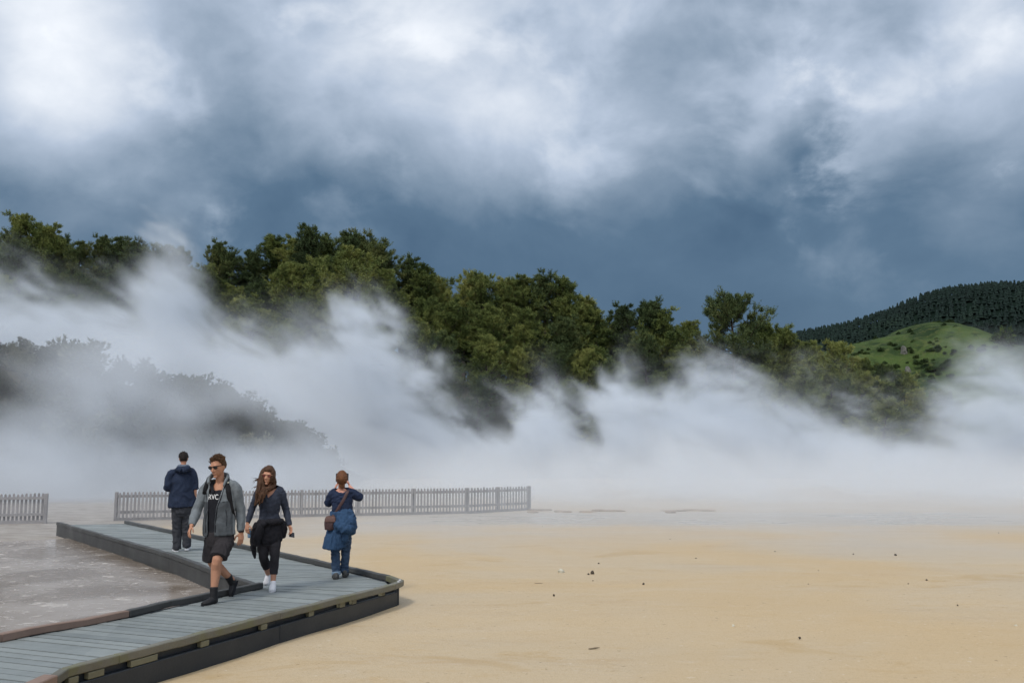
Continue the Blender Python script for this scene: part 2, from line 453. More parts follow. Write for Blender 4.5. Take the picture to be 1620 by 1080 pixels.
def tube_np(P, r, n=6):
    P = np.array(P, float); k = len(P); T = np.gradient(P, axis=0); T /= np.linalg.norm(T, axis=1)[:, None] + 1e-9
    ref = np.array([0.31, .2, .93]) if abs(T[0] @ np.array([.31, .2, .93])) < .9 else np.array([1., 0, 0])
    A = np.cross(T, ref); A /= np.linalg.norm(A, axis=1)[:, None] + 1e-9; B = np.cross(T, A)
    th = np.linspace(0, 2 * np.pi, n, endpoint=False)
    V = P[:, None] + np.asarray(r, float)[:, None, None] * (np.cos(th)[None, :, None] * A[:, None] + np.sin(th)[None, :, None] * B[:, None])
    i, j = np.meshgrid(np.arange(k - 1), np.arange(n), indexing='ij')
    f = np.stack([i * n + j, i * n + (j + 1) % n, (i + 1) * n + (j + 1) % n, (i + 1) * n + j], -1).reshape(-1, 4)
    return V.reshape(-1, 3), f
def join_tubes(L):
    vs, fs, o = [], [], 0
    for v, f in L: vs.append(v); fs.append(f + o); o += len(v)
    return np.concatenate(vs), np.concatenate(fs)
def blades(C, D, L, Wd, rng):
    """narrow needle-tuft triangles at C pointing along D"""
    n = len(C); D = D / (np.linalg.norm(D, axis=1)[:, None] + 1e-9)
    rv = rng.normal(size=(n, 3)); A = np.cross(D, rv); A /= np.linalg.norm(A, axis=1)[:, None] + 1e-9
    a = C - A * (Wd[:, None] * .5) ; b = C + A * (Wd[:, None] * .5); t = C + D * L[:, None]
    return np.stack([a, b, t], 1).reshape(-1, 3), np.arange(n * 3).reshape(-1, 3)

def make_pine(seed, H, spread, dens=1.0, base=.28, open_=0.0, tuft=.36):
    rng = np.random.default_rng(seed)
    lean = rng.normal(0, .35, 2)
    def axis(t): return np.array([lean[0] * t * t + .25 * math.sin(4 * t + seed), lean[1] * t * t + .25 * math.sin(3.1 * t + 2 * seed), H * t])
    tt = np.linspace(0, .97, 12)
    wood = [tube_np([axis(t) for t in tt], .02 * H * (1 - tt * .88) + .02, 8)]
    CC, CR, CD = [], [], []
    nb = int(46 * dens)
    for k in range(nb):
        t = base + (1 - base) * (k / nb) ** .85 * .98
        u = (t - base) / (1 - base)
        ln = spread * ((.12 + 1.0 * (1 - u) ** .72) * min(1, .55 + 2.2 * u) if not open_ else (.50 + .65 * math.sin(math.pi * min(1, (u * .78 + .22))) ** .9 - .62 * u * u)) * rng.uniform(.62, 1.22)
        ln = max(ln, .35)
        if open_ and rng.random() < open_ * (1 - u): continue
        a = k * 2.4 + rng.normal(0, .5); rise = rng.uniform(.05, .4) + .55 * u
        p0 = axis(t); d = np.array([math.cos(a), math.sin(a), 0])
        s = np.linspace(0, 1, 6)
        pts = [p0 + d * ln * q + np.array([0, 0, ln * (rise * q * q + .12 * q - (.18 if u < .35 else 0) * q)]) + rng.normal(0, .05 * ln, 3) * q for q in s]
        wood.append(tube_np(pts, (.012 * H * (1 - u * .7)) * (1 - s * .85) * .55 + .008, 5))
        nC = 2 + int(ln * 1.7)
        for c in range(nC):
            q = 1 - .68 * (c / max(1, nC - 1)) ** .8
            i = q * 5; i0 = min(4, int(i)); p = pts[i0] + (pts[i0 + 1] - pts[i0]) * (i - i0)
            CC.append(p + rng.normal(0, .22, 3) * np.array([1, 1, .6])); CR.append(rng.uniform(.30, .58) * (.65 + .1 * ln)); CD.append(d * .6 + np.array([0, 0, .55 + .6 * u]))
    for k in range(5):      # upright shoots round the leader
        a = rng.uniform(0, 6.28); p = axis(.86) + np.array([math.cos(a), math.sin(a), 0]) * spread * rng.uniform(.12, .32)
        for q in range(3): CC.append(p + np.array([0, 0, .36 * q])); CR.append(.32 - .06 * q); CD.append(np.array([0, 0, 1.3]))
    for k in range(7):
        CC.append(axis(1 - .035 * k) + rng.normal(0, .12, 3)); CR.append(.24 + .05 * k); CD.append(np.array([0, 0, 1.2]))
    CC, CR, CD = np.array(CC), np.array(CR), np.array(CD)
    # every clump is a handful of upturned shoots, each ringed with needles: the fingers of a pine crown
    ns, nk, nbl = 8, 4, 7
    ti = np.repeat(np.arange(len(CC)), ns); off = rng.normal(size=(len(ti), 3)); off /= np.linalg.norm(off, axis=1)[:, None]; off *= rng.random((len(ti), 1)) ** .5
    off[:, 2] *= .55
    SB = CC[ti] + off * (CR[ti] * .75)[:, None]; SD = CD[ti] * .9 + off * .9 + rng.normal(0, .22, (len(ti), 3)) + np.array([0, 0, .25]); SD /= np.linalg.norm(SD, axis=1)[:, None]
    SL = CR[ti] * rng.uniform(.8, 1.7, len(ti))
    ki = np.repeat(np.arange(len(ti)), nk); kt = np.tile(np.linspace(.1, 1, nk), len(ti))
    TC = SB[ki] + SD[ki] * (SL[ki] * kt)[:, None]; TW = 1.15 - .45 * kt
    bi = np.repeat(np.arange(len(TC)), nbl)
    D = SD[ki][bi] * .9 + rng.normal(0, .62, (len(bi), 3)); L = tuft * rng.uniform(.55, 1.05, len(bi)) * TW[bi]
    v, f = blades(TC[bi] + rng.normal(0, .03, (len(bi), 3)), D, L, L * .19, rng)
    return join_tubes(wood), (v, f)

def tree_proto(name, seed, H, spread, mat=None, **k):
    (wv, wf), (lv, lf) = make_pine(seed, H, spread, **k)
    r = empty(name, (0, 0, -500))
    link('trunk', np_mesh('trunk', wv, wf), M_bark, r, smooth=True)
    link('crown', np_mesh('crown', lv, lf), mat or M_pine, r)
    return r
PV = [tree_proto('pine_tree', 11, 12, 3.1, dens=1.15), tree_proto('pine_tree', 12, 12, 2.7, dens=1.0), tree_proto('pine_tree', 13, 12, 3.5, dens=1.3),
      tree_proto('pine_tree', 14, 12, 2.5, dens=1.05, base=.2), tree_proto('pine_tree', 15, 12, 3.0, dens=1.2, base=.15), tree_proto('pine_tree', 16, 12, 2.2, dens=.9, base=.3)]
PD = [tree_proto('pine_tree', 21, 12, 2.6, M_pine_dark, dens=1.1), tree_proto('pine_tree', 22, 12, 3.1, M_pine_dark, dens=1.15)]
PL = tree_proto('pine_tree', 31, 12, 3.7, M_pine_dark, dens=1.15, base=.36, open_=.25)
used = set()
def plant(proto, x, y, z, h, rz, label, group=None, cat='tree', H0=12.0, wide=1.0):
    if proto.name not in used: o = proto; used.add(proto.name)
    else: o = copy_tree(proto)
    o.location = (x, y, z); o.rotation_euler = (0, 0, rz); s = h / H0; o.scale = (s * wide, s * wide, s)
    tag(o, label, cat, group); return o
rt = random.Random(5)
def ridge_tree(px, ytop, Y, label, group, proto=None, wide=1.0, hmin=7.0, hmax=15):
    p = at_y(px, ytop + 5, Y); g = float(ridge_z(p.x, Y)) - .3
    h = min(hmax, max(hmin, p.z - g))
    pr = proto or (rt.choice(PD) if (px < 660 and rt.random() < .6) or rt.random() < .25 else rt.choice(PV))
    return plant(pr, p.x, Y, p.z - h, h, rt.uniform(0, 6.28), label, group, wide=wide)
G_sky = 'pines along the skyline of the ridge'
SKY = [(-420, 400), (-360, 384), (-300, 392), (-240, 372), (-185, 380), (-130, 366), (-80, 372), (-30, 352), (28, 338), (62, 357), (92, 373), (125, 384), (160, 376), (186, 378), (218, 381), (252, 388), (292, 392), (338, 384), (368, 398), (402, 398), (438, 371), (468, 377), (492, 361),
       (522, 374), (556, 367), (578, 372), (603, 388), (640, 408), (664, 418), (704, 440), (738, 432), (762, 434), (792, 440), (822, 444), (866, 436), (891, 440), (918, 470), (944, 497),
       (976, 486), (1024, 476), (1052, 490), (1092, 508), (1212, 514), (1240, 520), (1282, 540), (1322, 540), (1362, 566), (1402, 578), (1440, 590)]
for i, (px, yt) in enumerate(SKY):
    if px == 28: lab = 'pine at the far left whose top stands highest on the skyline'
    elif px == 338: lab = 'pine with a jagged broken looking top just right of the thin puff of steam'
    elif px == 1440: lab = 'lowest and rightmost pine on the skyline, before the green mound'
    elif px == 1024: lab = 'broad pine on the skyline left of the lone open crowned pine'
    else: lab = 'pine among the row forming the wooded skyline above the steam'
    ridge_tree(px, yt, rt.uniform(101, 107), lab, G_sky, hmin=9, wide=rt.uniform(.95, 1.25))
ridge_tree(1154, 464, 99, 'tall open crowned pine with sky showing through its branches, standing alone on the skyline', None, proto=PL, wide=1.0, hmin=12, hmax=16)
G_mid = 'pines filling the slope of the ridge'
for (Y, y0, y1, step) in ((96.5, 34, 58, 52), (91, 74, 108, 56), (85.5, 120, 165, 64)):
    px = -300 + step * rt.random()
    while px < 1500:
        ys = np.interp(px, [a for a, _ in SKY], [b for _, b in SKY]) + rt.uniform(y0, y1) * (1.0 if px < 1150 else .62)
        if not (1105 < px < 1205 and Y > 95):
            ridge_tree(px, float(ys), Y + rt.uniform(-2, 2), 'pine on the slope in front of the skyline pines, its foot lost in steam', G_mid, hmin=6.5, hmax=12, wide=rt.uniform(1.0, 1.35),
                       proto=(rt.choice(PV) if rt.random() < .72 else rt.choice(PD)))
        px += step * rt.uniform(.75, 1.3)

G_back = 'pines of the second row seen between the skyline pines'
px = -300
while px < 1480:
    if not (1085 < px < 1225):
        ys = np.interp(px, [a for a, _ in SKY], [b for _, b in SKY]) + rt.uniform(26, 48)
        ridge_tree(px, float(ys), rt.uniform(110, 114), 'pine glimpsed in the gaps behind the skyline pines', G_back, proto=rt.choice([PV[3], PV[4], PD[0]]), hmin=7, hmax=14, wide=1.2)
    px += rt.uniform(30, 46)
px = -290
while px < 1090:
    ys = np.interp(px, [a for a, _ in SKY], [b for _, b in SKY]) + rt.uniform(78, 105)
    ridge_tree(px, float(ys), rt.uniform(105, 108), 'pine glimpsed in the gaps behind the skyline pines', G_back, proto=rt.choice([PV[4], PD[1]]), hmin=5, hmax=9, wide=1.7)
    px += rt.uniform(34, 50)

for px, yt in ((818, 556), (838, 548), (856, 545), (878, 556), (902, 566)):
    ridge_tree(px, yt, 103.5, 'pine glimpsed in the gaps behind the skyline pines', G_back, proto=PV[4], hmin=5, hmax=8, wide=1.8)
# ---- scrub on the left bank
def make_shrub(seed, H, spread, feathery=.0):
    rng = np.random.default_rng(seed); wood = []; CC = []; CR = []
    for k in range(14):
        a = rng.uniform(0, 6.28); r = spread * rng.random() ** .6; h = H * (1 - .45 * (r / spread) ** 2) * rng.uniform(.75, 1.08)
        tip = np.array([math.cos(a) * r, math.sin(a) * r, h]); mid = tip * np.array([.45, .45, .5]) + rng.normal(0, .08, 3)
        P = [np.array([tip[0] * .1, tip[1] * .1, 0]), mid * .6, mid, tip * .8 + mid * .2, tip]
        wood.append(tube_np(P, [.035, .028, .02, .012, .006], 5))
        for q in np.linspace(.35, 1, 6):
            CC.append(mid + (tip - mid) * ((q - .35) / .65) + rng.normal(0, .1, 3)); CR.append(.30 * (1.25 - q * .5) + .08)
    CC, CR = np.array(CC), np.array(CR)
    ti = np.repeat(np.arange(len(CC)), 12); off = rng.normal(size=(len(ti), 3)); off /= np.linalg.norm(off, axis=1)[:, None]; off *= rng.random((len(ti), 1)) ** .4
    TC = CC[ti] + off * CR[ti][:, None]; bi = np.repeat(np.arange(len(TC)), 6)
    D = off[ti * 0 + np.arange(len(ti))][bi] + np.array([0, 0, .7 + feathery]) + rng.normal(0, .6, (len(bi), 3))
    L = rng.uniform(.10, .24, len(bi)); v, f = blades(TC[bi], D, L, L * .38, rng)
    return join_tubes(wood), (v, f)
def shrub_proto(seed, H, spread, m, fe=0.0):
    (wv, wf), (lv, lf) = make_shrub(seed, H, spread, fe)
    r = empty('shrub', (0, 0, -500)); link('stem', np_mesh('stem', wv, wf), M_twig, r, smooth=True); link('foliage', np_mesh('foliage', lv, lf), m, r); return r
SH = [shrub_proto(41, 2.0, 1.3, M_scrub), shrub_proto(42, 2.0, 1.0, M_scrub, .5), shrub_proto(43, 2.0, 1.6, M_scrub), shrub_proto(44, 2.0, .9, M_scrub, 1.0)]
SP = [shrub_proto(45, 2.0, 1.5, M_scrub_pale), shrub_proto(46, 2.0, 1.2, M_scrub_pale)]
G_sh = 'shrubs covering the misty bank on the left'
n = 0
for Y in (45.5, 48, 50.5, 53, 55.2, 57.2):
    x = -43 + rt.random() * 2
    while x < -10.8:
        z = float(bank_z(x, Y)); h = rt.uniform(1.2, 2.3) * (1.15 if rt.random() < .15 else .9)
        px = 810 + x / Y * F
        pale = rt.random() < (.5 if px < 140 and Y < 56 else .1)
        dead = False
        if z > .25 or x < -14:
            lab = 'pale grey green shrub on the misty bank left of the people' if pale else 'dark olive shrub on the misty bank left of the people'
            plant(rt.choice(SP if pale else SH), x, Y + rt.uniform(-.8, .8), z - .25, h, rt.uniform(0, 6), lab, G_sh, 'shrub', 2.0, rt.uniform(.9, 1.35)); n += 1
        x += rt.uniform(1.0, 1.9)
for (px, py, h, lab) in ((306, 592, 2.6, 'tallest leafy shrub sticking up on the outline of the bank'), (278, 590, 2.2, 'shrub beside the tallest one on the outline of the bank'),
                         (414, 655, 2.1, 'upright shrub at the middle of the lower end of the bank'), (360, 645, 2.2, 'round dark shrub halfway down the outline of the bank'), (470, 676, 1.8, 'last dark shrub at the low right end of the bank'), (110, 545, 3.0, 'broad dark shrub on the crest of the bank at the far left')):
    p = at_y(px, py, 56.5); plant(rt.choice(SH), p.x, 56.5, p.z - h, h, rt.uniform(0, 6), lab, None, 'shrub', 2.0, 1.0)

# ---- far plantation: one mass of conifers
def plantation():
    rng = np.random.default_rng(8); vs, fs, o = [], [], 0
    rows = []
    for Y in np.concatenate([np.arange(690, 985, 16), np.arange(985, 1006, 6)]):
        x = 285 + rng.uniform(0, 4)
        while x < 700:
            if 230 < (x / Y * F) < 860: rows.append((x, Y + rng.uniform(-5, 5)))
            x += rng.uniform(2.0, 5.4)
    for (x, Y) in rows:
        z = float(far_z(x, Y)); h = rng.uniform(7.5, 11.0); r = h * rng.uniform(.24, .36)
        L = 4; n = 6; a0 = rng.uniform(0, 6)
        for k in range(L):
            z0 = z + h * (.08 + .24 * k); z1 = min(z + h, z0 + h * .42); rr = r * (1 - k / L * .85)
            th = a0 + np.arange(n) * 2 * np.pi / n + k
            ring = np.stack([x + rr * np.cos(th) * rng.uniform(.65, 1.25, n), Y + rr * np.sin(th) * rng.uniform(.65, 1.25, n), z0 + rng.uniform(-.7, .7, n)], -1)
            vs.append(np.concatenate([ring, [[x, Y, z1 if k < L - 1 else z + h]]]))
            fs.append(np.stack([o + np.arange(n), o + (np.arange(n) + 1) % n, np.full(n, o + n)], -1)); o += n + 1
    return np.concatenate(vs), np.concatenate(fs)
M_conif = leaf_mat('conifer_needles', [(0, (.006, .013, .012)), (.5, (.011, .024, .019)), (1, (.022, .04, .026))], .02)
v, f = plantation()
tag(link('conifer_plantation', np_mesh('conifer_plantation', v, f), M_conif), 'dark plantation of conifers covering the far hill', 'forest', kind='stuff')

# ---- bushes and rocks on the green mound
M_mbush = leaf_mat('mound_bush_leaves', [(0, (.016, .032, .014)), (.6, (.04, .068, .022)), (1, (.10, .12, .035))], .1)
def mbush(seed):
    rng = np.random.default_rng(seed); n = 900
    d = rng.normal(size=(n, 3)); d /= np.linalg.norm(d, axis=1)[:, None]; lob = rng.normal(0, .35, (7, 3)); lob[:, 2] = abs(lob[:, 2])
    c = lob[rng.integers(0, 7, n)] + d * .55; c[:, 2] = abs(c[:, 2]) * .9
    L = rng.uniform(.18, .4, n); v, f = blades(c, d + rng.normal(0, .5, (n, 3)), L, L * .6, rng)
    wood = [tube_np([(0, 0, -.3), (.05, 0, .3), (l[0], l[1], l[2] + .3)], [.06, .05, .02], 5) for l in lob]
    return join_tubes(wood), (v, f)
MB_ = []
for s in (1, 2, 3):
    (wv, wf), (lv, lf) = mbush(s); r = empty('bush', (0, 0, -500)); link('stem', np_mesh('stem', wv, wf), M_twig, r); link('foliage', np_mesh('foliage', lv, lf), M_mbush, r); MB_.append(r)
cnt = 0
while cnt < 110:
    px = rt.uniform(1340, 1625); Y = rt.uniform(400, 478)
    x = (px - 810) / F * Y; z = float(mound_z(x, Y))
    k = mnoise.noise(Vector((x * .03, Y * .03, 5)))
    py = 714 - (z - 2.2) / Y * F
    if py > 632: continue
    if k < -.05 and rt.random() < .8: continue
    if px > 1510 and rt.random() < .75: continue
    if py < 535 and rt.random() < .6: continue
    s = rt.uniform(.6, 1.6)
    plant(rt.choice(MB_), x, Y, z - .3, s, rt.uniform(0, 6), 'dark bush scattered over the green grassy mound', 'bushes on the green mound', 'bush', 1.0, rt.uniform(.9, 1.4)); cnt += 1
p = at_y(1590, 552, 430); plant(MB_[0], p.x, 430, float(mound_z(p.x, 430)) - .5, 7, .3, 'large round dark bush at the right foot of the green mound', None, 'bush', 1.0, .8)
M_rock = pbr('outcrop_stone', (.13, .13, .115), .9, .4, .3, .6, 2)
for (px, py, s, lab) in ((1430, 556, 2.5, 'tall pale rock face on the green mound'), (1436, 588, 2.2, 'smaller pale rock face lower on the green mound')):
    bm = bmesh.new(); bmesh.ops.create_icosphere(bm, subdivisions=3, radius=1)
    for v in bm.verts:
        v.co *= 1 + .35 * mnoise.fractal(v.co * 1.4 + Vector((px, 0, 0)), 1, 2, 4); v.co = Vector((v.co.x * .55 * s, v.co.y * .7 * s, v.co.z * 1.1 * s))
    p = min((at_y(px, py, Y) for Y in range(345, 481)), key=lambda q: abs(q.z - float(mound_z(q.x, q.y))))
    o = bobj('rock_outcrop', bm, M_rock); o.location = p; tag(o, lab, 'rock')
# ------------------------------------------------------------------ boardwalk
ZD = 0.36; ZC = 0.44                                  # deck surface, top of the edge timbers
def wood_mat(name, c, dark, island=.5, rough=.6, spec=.35, grain=(1, 1, 1), moss=None):
    m = bpy.data.materials.new(name); m.use_nodes = True; nt = m.node_tree; b = nt.nodes['Principled BSDF']
    P = nt.nodes.new('ShaderNodeTexCoord').outputs['Object']; g = nt.nodes.new('ShaderNodeNewGeometry')
    x, y, z = xyz(nt, P)
    gr = noise(nt, vec(nt, (x * .927 - y * .374) * 1.3, (x * .374 + y * .927) * 22.0, z * 20.0), 1.6, 5, .65, .3)
    big = noise(nt, P, .9, 5, .6); sm = noise(nt, P, 7, 5, .7)
    f = X(nt, g.outputs['Random Per Island']) * island + gr * .45 + (big - .5) * .9 + (sm - .5) * .5 + .05
    col = mix(nt, f.clamp(), dark, c)
    if moss:
        col = mix(nt, (noise(nt, P, 2.3, 6, .65) + (sm - .5) * .4).sm(.45, .63) * .75, col, moss)
    nt.links.new(col, b.inputs['Base Color'])
    nt.links.new(((big - .5) * -.8 + rough).clamp().s, b.inputs['Roughness']); b.inputs['Specular IOR Level'].default_value = spec
    bn = nt.nodes.new('ShaderNodeBump'); bn.inputs['Strength'].default_value = .45; bn.inputs['Distance'].default_value = .006
    nt.links.new(gr.s, bn.inputs['Height']); nt.links.new(bn.outputs[0], b.inputs['Normal'])
    return m
M_deck = wood_mat('weathered_deck', (.28, .305, .30), (.145, .165, .168), island=.42)
M_curb = wood_mat('edge_timber', (.17, .16, .125), (.055, .055, .045), moss=(.14, .14, .07))
M_curb_dark = wood_mat('dark_edge_timber', (.075, .076, .074), (.030, .031, .032))
M_curb_red = wood_mat('reddish_edge_timber', (.27, .185, .145), (.14, .095, .075))
M_fascia = wood_mat('black_bearer_and_shade_panel', (.035, .042, .050), (.014, .017, .021), rough=.5)
M_block = wood_mat('pale_block', (.20, .19, .125), (.10, .095, .06))

bw = empty('boardwalk', (-3.4, 12.2, 0))
tag(bw, 'grey weathered timber boardwalk with raised edge timbers, bent like an elbow over the terrace', 'boardwalk')
def bpart(name, bm, m, smooth=False, parent=None):
    bmesh.ops.translate(bm, verts=bm.verts[:], vec=-Vector(bw.location))
    return bobj(name, bm, m, parent or bw, smooth)
T = at(403, 923, ZC); CN = at(625, 919, ZC); A1 = at(102, 1056, ZC); B1 = at(83, 1069, ZC)
L1 = at(201, 965, ZC); L0 = at(0, 1001, ZC); F1 = at(92, 825, ZC); F2 = at(199, 823, ZC); MID = at(441, 872.5, ZC); C2 = at(610, 911, ZC)
R0 = Vector((-3.45, 4.6, ZC)); Lm = L0 + (L0 - L1) * 2.4
xy = lambda *p: [(q.x, q.y) for q in p]
bm = bmesh.new()
ND = Vector((.36, .933)); ND.normalize(); NA = Vector((.20, .98)); NA.normalize()
rb = random.Random(3)
def planks(poly, N, W0=.150, gap=.020):
    ds = [N[0] * p[0] + N[1] * p[1] for p in poly]
    cut = lambda k: W0 * k + random.Random(k * 7 + 1).uniform(-.011, .011)
    for k in range(int(min(ds) / W0) - 1, int(max(ds) / W0) + 2):
        r_ = random.Random(k); g_ = gap * r_.uniform(.6, 1.5); N2 = (N[0] + r_.uniform(-.0008, .0008), N[1]); h = r_.uniform(-.004, .004)
        q = clip(clip(poly, N2, cut(k + 1) - g_), (-N[0], -N[1]), -cut(k))
        if len(q) > 2: prism(bm, q, ZD - .04, ZD + h)
_n = Vector((CN.y - A1.y, -(CN.x - A1.x), 0)).normalized() * .06; Ai, Ci = A1 - _n, CN - _n; Bi = B1 - Vector((.06, 0, 0)); Ri = R0 - Vector((.06, 0, 0))
planks(xy(T, Ci, Ai, L1), ND); planks(xy(L1, Ai, Bi, Ri, Lm, L0), ND)
KN = at(271, 875, ZC); planks(xy(T, KN, MID, C2, Ci), NA); planks(xy(KN, F1, F2, MID), NA)
bmesh.ops.remove_doubles(bm, verts=bm.verts[:], dist=1e-5) if False else None
bpart('decking', bm, M_deck)
def curb(name, pts, m, w=.085, h=.075, n=1):
    for a, b in zip(pts[:-1], pts[1:]):
        bm = bmesh.new(); beam(bm, a, b, w, h); bpart(name, bm, m)
JT = A1.lerp(CN, .10); J2 = A1.lerp(CN, .52)
curb('edge_timber', [B1, A1], M_curb); curb('edge_timber', [A1, JT, J2, CN + Vector((.0, -.25, 0)), CN + Vector((.07, .12, 0)), C2 + Vector((.03, .08, 0))], M_curb)
curb('edge_timber', [C2 + Vector((.03, .1, 0)), MID, F2], M_curb_dark)
curb('edge_timber', [F1, at(271, 875, ZC), T], M_curb_dark)
curb('edge_timber', [T + Vector((.05, .12, 0)), at(267, 949, ZC), L1], M_curb_dark)
curb('edge_timber', [L1, L0, Lm], M_curb_red)
# post at the bend and pale packing blocks under the edge timber
bm = bmesh.new(); beam(bm, B1 + Vector((-.02, -.34, .0)), B1 + Vector((0, -.02, 0)), .12, .16, .02); bpart('edge_timber', bm, M_curb_red)
NR = Vector((CN.y - A1.y, -(CN.x - A1.x), 0)); NR.normalize(); U = (CN - A1); LEN = U.length; U.normalize()
def fascia(a, b, inset, z1, z0, name='bearer_or_shade_panel', m=None):
    a, b = Vector(a), Vector(b); d = (b - a).normalized(); s = Vector((d.y, -d.x, 0))
    bm = bmesh.new(); c = (a + b) / 2 - s * inset; rot = Matrix((s, d, Vector((0, 0, 1)))).transposed()
    box(bm, Vector((c.x, c.y, (z0 + z1) / 2)), .06, (b - a).length - .004, z1 - z0, rot, bev=.006); bpart(name, bm, m or M_fascia)
fascia(A1, J2, .05, .362, .27); fascia(J2, CN, .05, .363, .27); fascia(B1 + Vector((0, -2, 0)), A1, .05, .361, .27)  # recessed dark panels standing in for the shadow gap under the edge timber
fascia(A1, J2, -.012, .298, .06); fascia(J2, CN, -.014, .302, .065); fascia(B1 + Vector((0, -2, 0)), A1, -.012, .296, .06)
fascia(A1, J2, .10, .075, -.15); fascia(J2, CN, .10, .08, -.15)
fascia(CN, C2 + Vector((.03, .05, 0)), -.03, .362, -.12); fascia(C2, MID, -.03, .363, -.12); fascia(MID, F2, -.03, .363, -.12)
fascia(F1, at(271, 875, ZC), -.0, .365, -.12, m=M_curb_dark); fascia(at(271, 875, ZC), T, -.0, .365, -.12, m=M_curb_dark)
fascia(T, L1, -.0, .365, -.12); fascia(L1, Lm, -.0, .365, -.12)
for t, wd in ((.012, .10), (.055, .17), (.155, .32), (.30, .12), (.47, .10), (.63, .10), (.75, .12), (.80, .10), (.93, .10)):
    p = A1 + U * LEN * t; bm = bmesh.new()
    rot = Matrix((NR, U, Vector((0, 0, 1)))).transposed(); box(bm, Vector((p.x, p.y, .332)) + NR * .016, .05, wd, .056, rot, bev=.004); bpart('packing_block', bm, M_block)
for t in (.02, .22, .45, .68, .92):
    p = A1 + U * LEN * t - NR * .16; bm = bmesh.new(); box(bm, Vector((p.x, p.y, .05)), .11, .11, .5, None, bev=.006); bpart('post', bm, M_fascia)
bm = bmesh.new(); p = CN + Vector((.055, .02, .006)); 
for k in range(2):
    r = bmesh.ops.create_cone(bm, segments=10, radius1=.018, radius2=.015, depth=.012, cap_ends=True); bmesh.ops.translate(bm, verts=r['verts'], vec=p + Vector((0, -.09 + .16 * k, 0)))
bpart('bolt', bm, pbr('galvanised_bolt', (.6, .6, .6), .4))

# ------------------------------------------------------------------ picket fences
M_picket = pbr('bleached_pickets', (.27, .26, .265), .85, .4, 3, .3, 30, island=.45)
def picket_fence(pts, spacings, label, post_every, H=.88):
    p0 = Vector(pts[0]); r = empty('picket_fence', p0); tag(r, label, 'fence')
    def fp(name, bm):
        bmesh.ops.translate(bm, verts=bm.verts[:], vec=-p0); return bobj(name, bm, M_picket, r)
    for (a, b, sp, pe) in zip(pts[:-1], pts[1:], spacings, post_every):
        a, b = Vector(a), Vector(b); d = b - a; L = d.length; d.normalize(); s = Vector((d.y, -d.x, 0)); rot = Matrix((d, s, Vector((0, 0, 1)))).transposed()
        for z in (.26, .74):
            bm = bmesh.new(); box(bm, (a + b) / 2 + Vector((0, 0, z)) - s * .035, L, .045, .08, rot); fp('rail', bm)
        n = int(L / sp); bm = bmesh.new()
        for k in range(n + 1):
            p = a + d * (L * k / n); h = H * rb.uniform(.975, 1.01); w = .064
            lo = [bm.verts.new(p + d * dx + s * dy + Vector((0, 0, .07))) for dx, dy in ((-w / 2, 0), (w / 2, 0), (w / 2, .022), (-w / 2, .022))]
            tips = []
            prof = [(-w / 2, h - .05), (-w * .36, h - .018), (0, h), (w * .36, h - .018), (w / 2, h - .05)]
            fr = [bm.verts.new(p + d * x + Vector((0, 0, z)) + d * rb.uniform(-.002, .002)) for x, z in prof]; bk = [bm.verts.new(p + d * x + s * .022 + Vector((0, 0, z))) for x, z in prof]
            bm.faces.new([lo[0], lo[1]] + fr[::-1]); bm.faces.new([lo[2], lo[3]] + bk)
            bm.faces.new([lo[1], lo[2], bk[4], fr[4]]); bm.faces.new([lo[3], lo[0], fr[0], bk[0]])
            for i in range(4): bm.faces.new([fr[i], fr[i + 1], bk[i + 1], bk[i]])
            bm.faces.new(lo[::-1])
        fp('pickets', bm)
        m_ = max(1, round(L / pe))
        for k in range(m_ + 1):
            bm = bmesh.new(); box(bm, a + d * (L * k / m_) - s * .10 + Vector((0, 0, .38)), .10, .10, .98, rot, bev=.01); fp('post', bm)
        bm = bmesh.new(); box(bm, (a + b) / 2 + Vector((0, 0, .02)) - s * .03, L, .05, .15, rot); fp('kick_board', bm)
fy = Vector(((192 - 810) / F * 28.2, 28.2, .10))
c1 = Vector(((742 - 810) / F * 31.5, 31.5, .10)); e1 = Vector(((838 - 810) / F * 33.4, 33.4, .09))
picket_fence([fy, c1, e1], [.108, .135], 'long bleached picket fence behind the four people, ending in the steam', [1.9, 1.7])
a2 = Vector(((84 - 810) / F * 27.4, 27.4, .10)); b2 = Vector(((-130 - 810) / F * 26.3, 26.3, .10))
picket_fence([a2, b2], [.108], 'short bleached picket fence at the far left, ending at the boardwalk entrance', [2.0])

# ------------------------------------------------------------------ stones and sticks on the terrace
M_st_dark = pbr('dark_stone', (.085, .07, .055), .8, .4, 20); M_st_pale = pbr('pale_stone', (.55, .52, .42), .9, .3, 14, .5, 40)
def stone(px, py, w, h, m, label, group=None, seed=0):
    w *= .8; h *= .8; p = at(px, py, .10); bm = bmesh.new(); bmesh.ops.create_icosphere(bm, subdivisions=2, radius=1)
    for v in bm.verts:
        v.co *= 1 + .45 * mnoise.noise(v.co * 1.3 + Vector((seed * 3.1, 0, 0))); v.co = Vector((v.co.x * w / 2, v.co.y * w * .4, v.co.z * h * .55 + h * .28))
    o = bobj('stone', bm, m, smooth=False); o.location = (p.x, p.y, .09); o.rotation_euler = (0, 0, seed); tag(o, label, 'stone', group)
stone(888, 905, .165, .11, M_st_pale, 'pale cream blocky stone, the largest on the terrace', seed=1)
stone(937, 907, .09, .10, M_st_dark, 'dark lumpy stone just right of the pale stone', seed=2)
stone(931, 908, .05, .05, M_st_dark, 'small dark stone touching the lumpy dark stone', seed=3)
stone(938, 918, .04, .03, M_st_dark, 'tiny dark stone in front of the lumpy dark stone', seed=4)
stone(947, 891, .05, .045, M_st_dark, 'small dark stone behind the pale and dark pair', seed=5)
stone(1018, 923, .05, .04, M_st_dark, 'small dark stone alone right of the lumpy dark stone', seed=6)
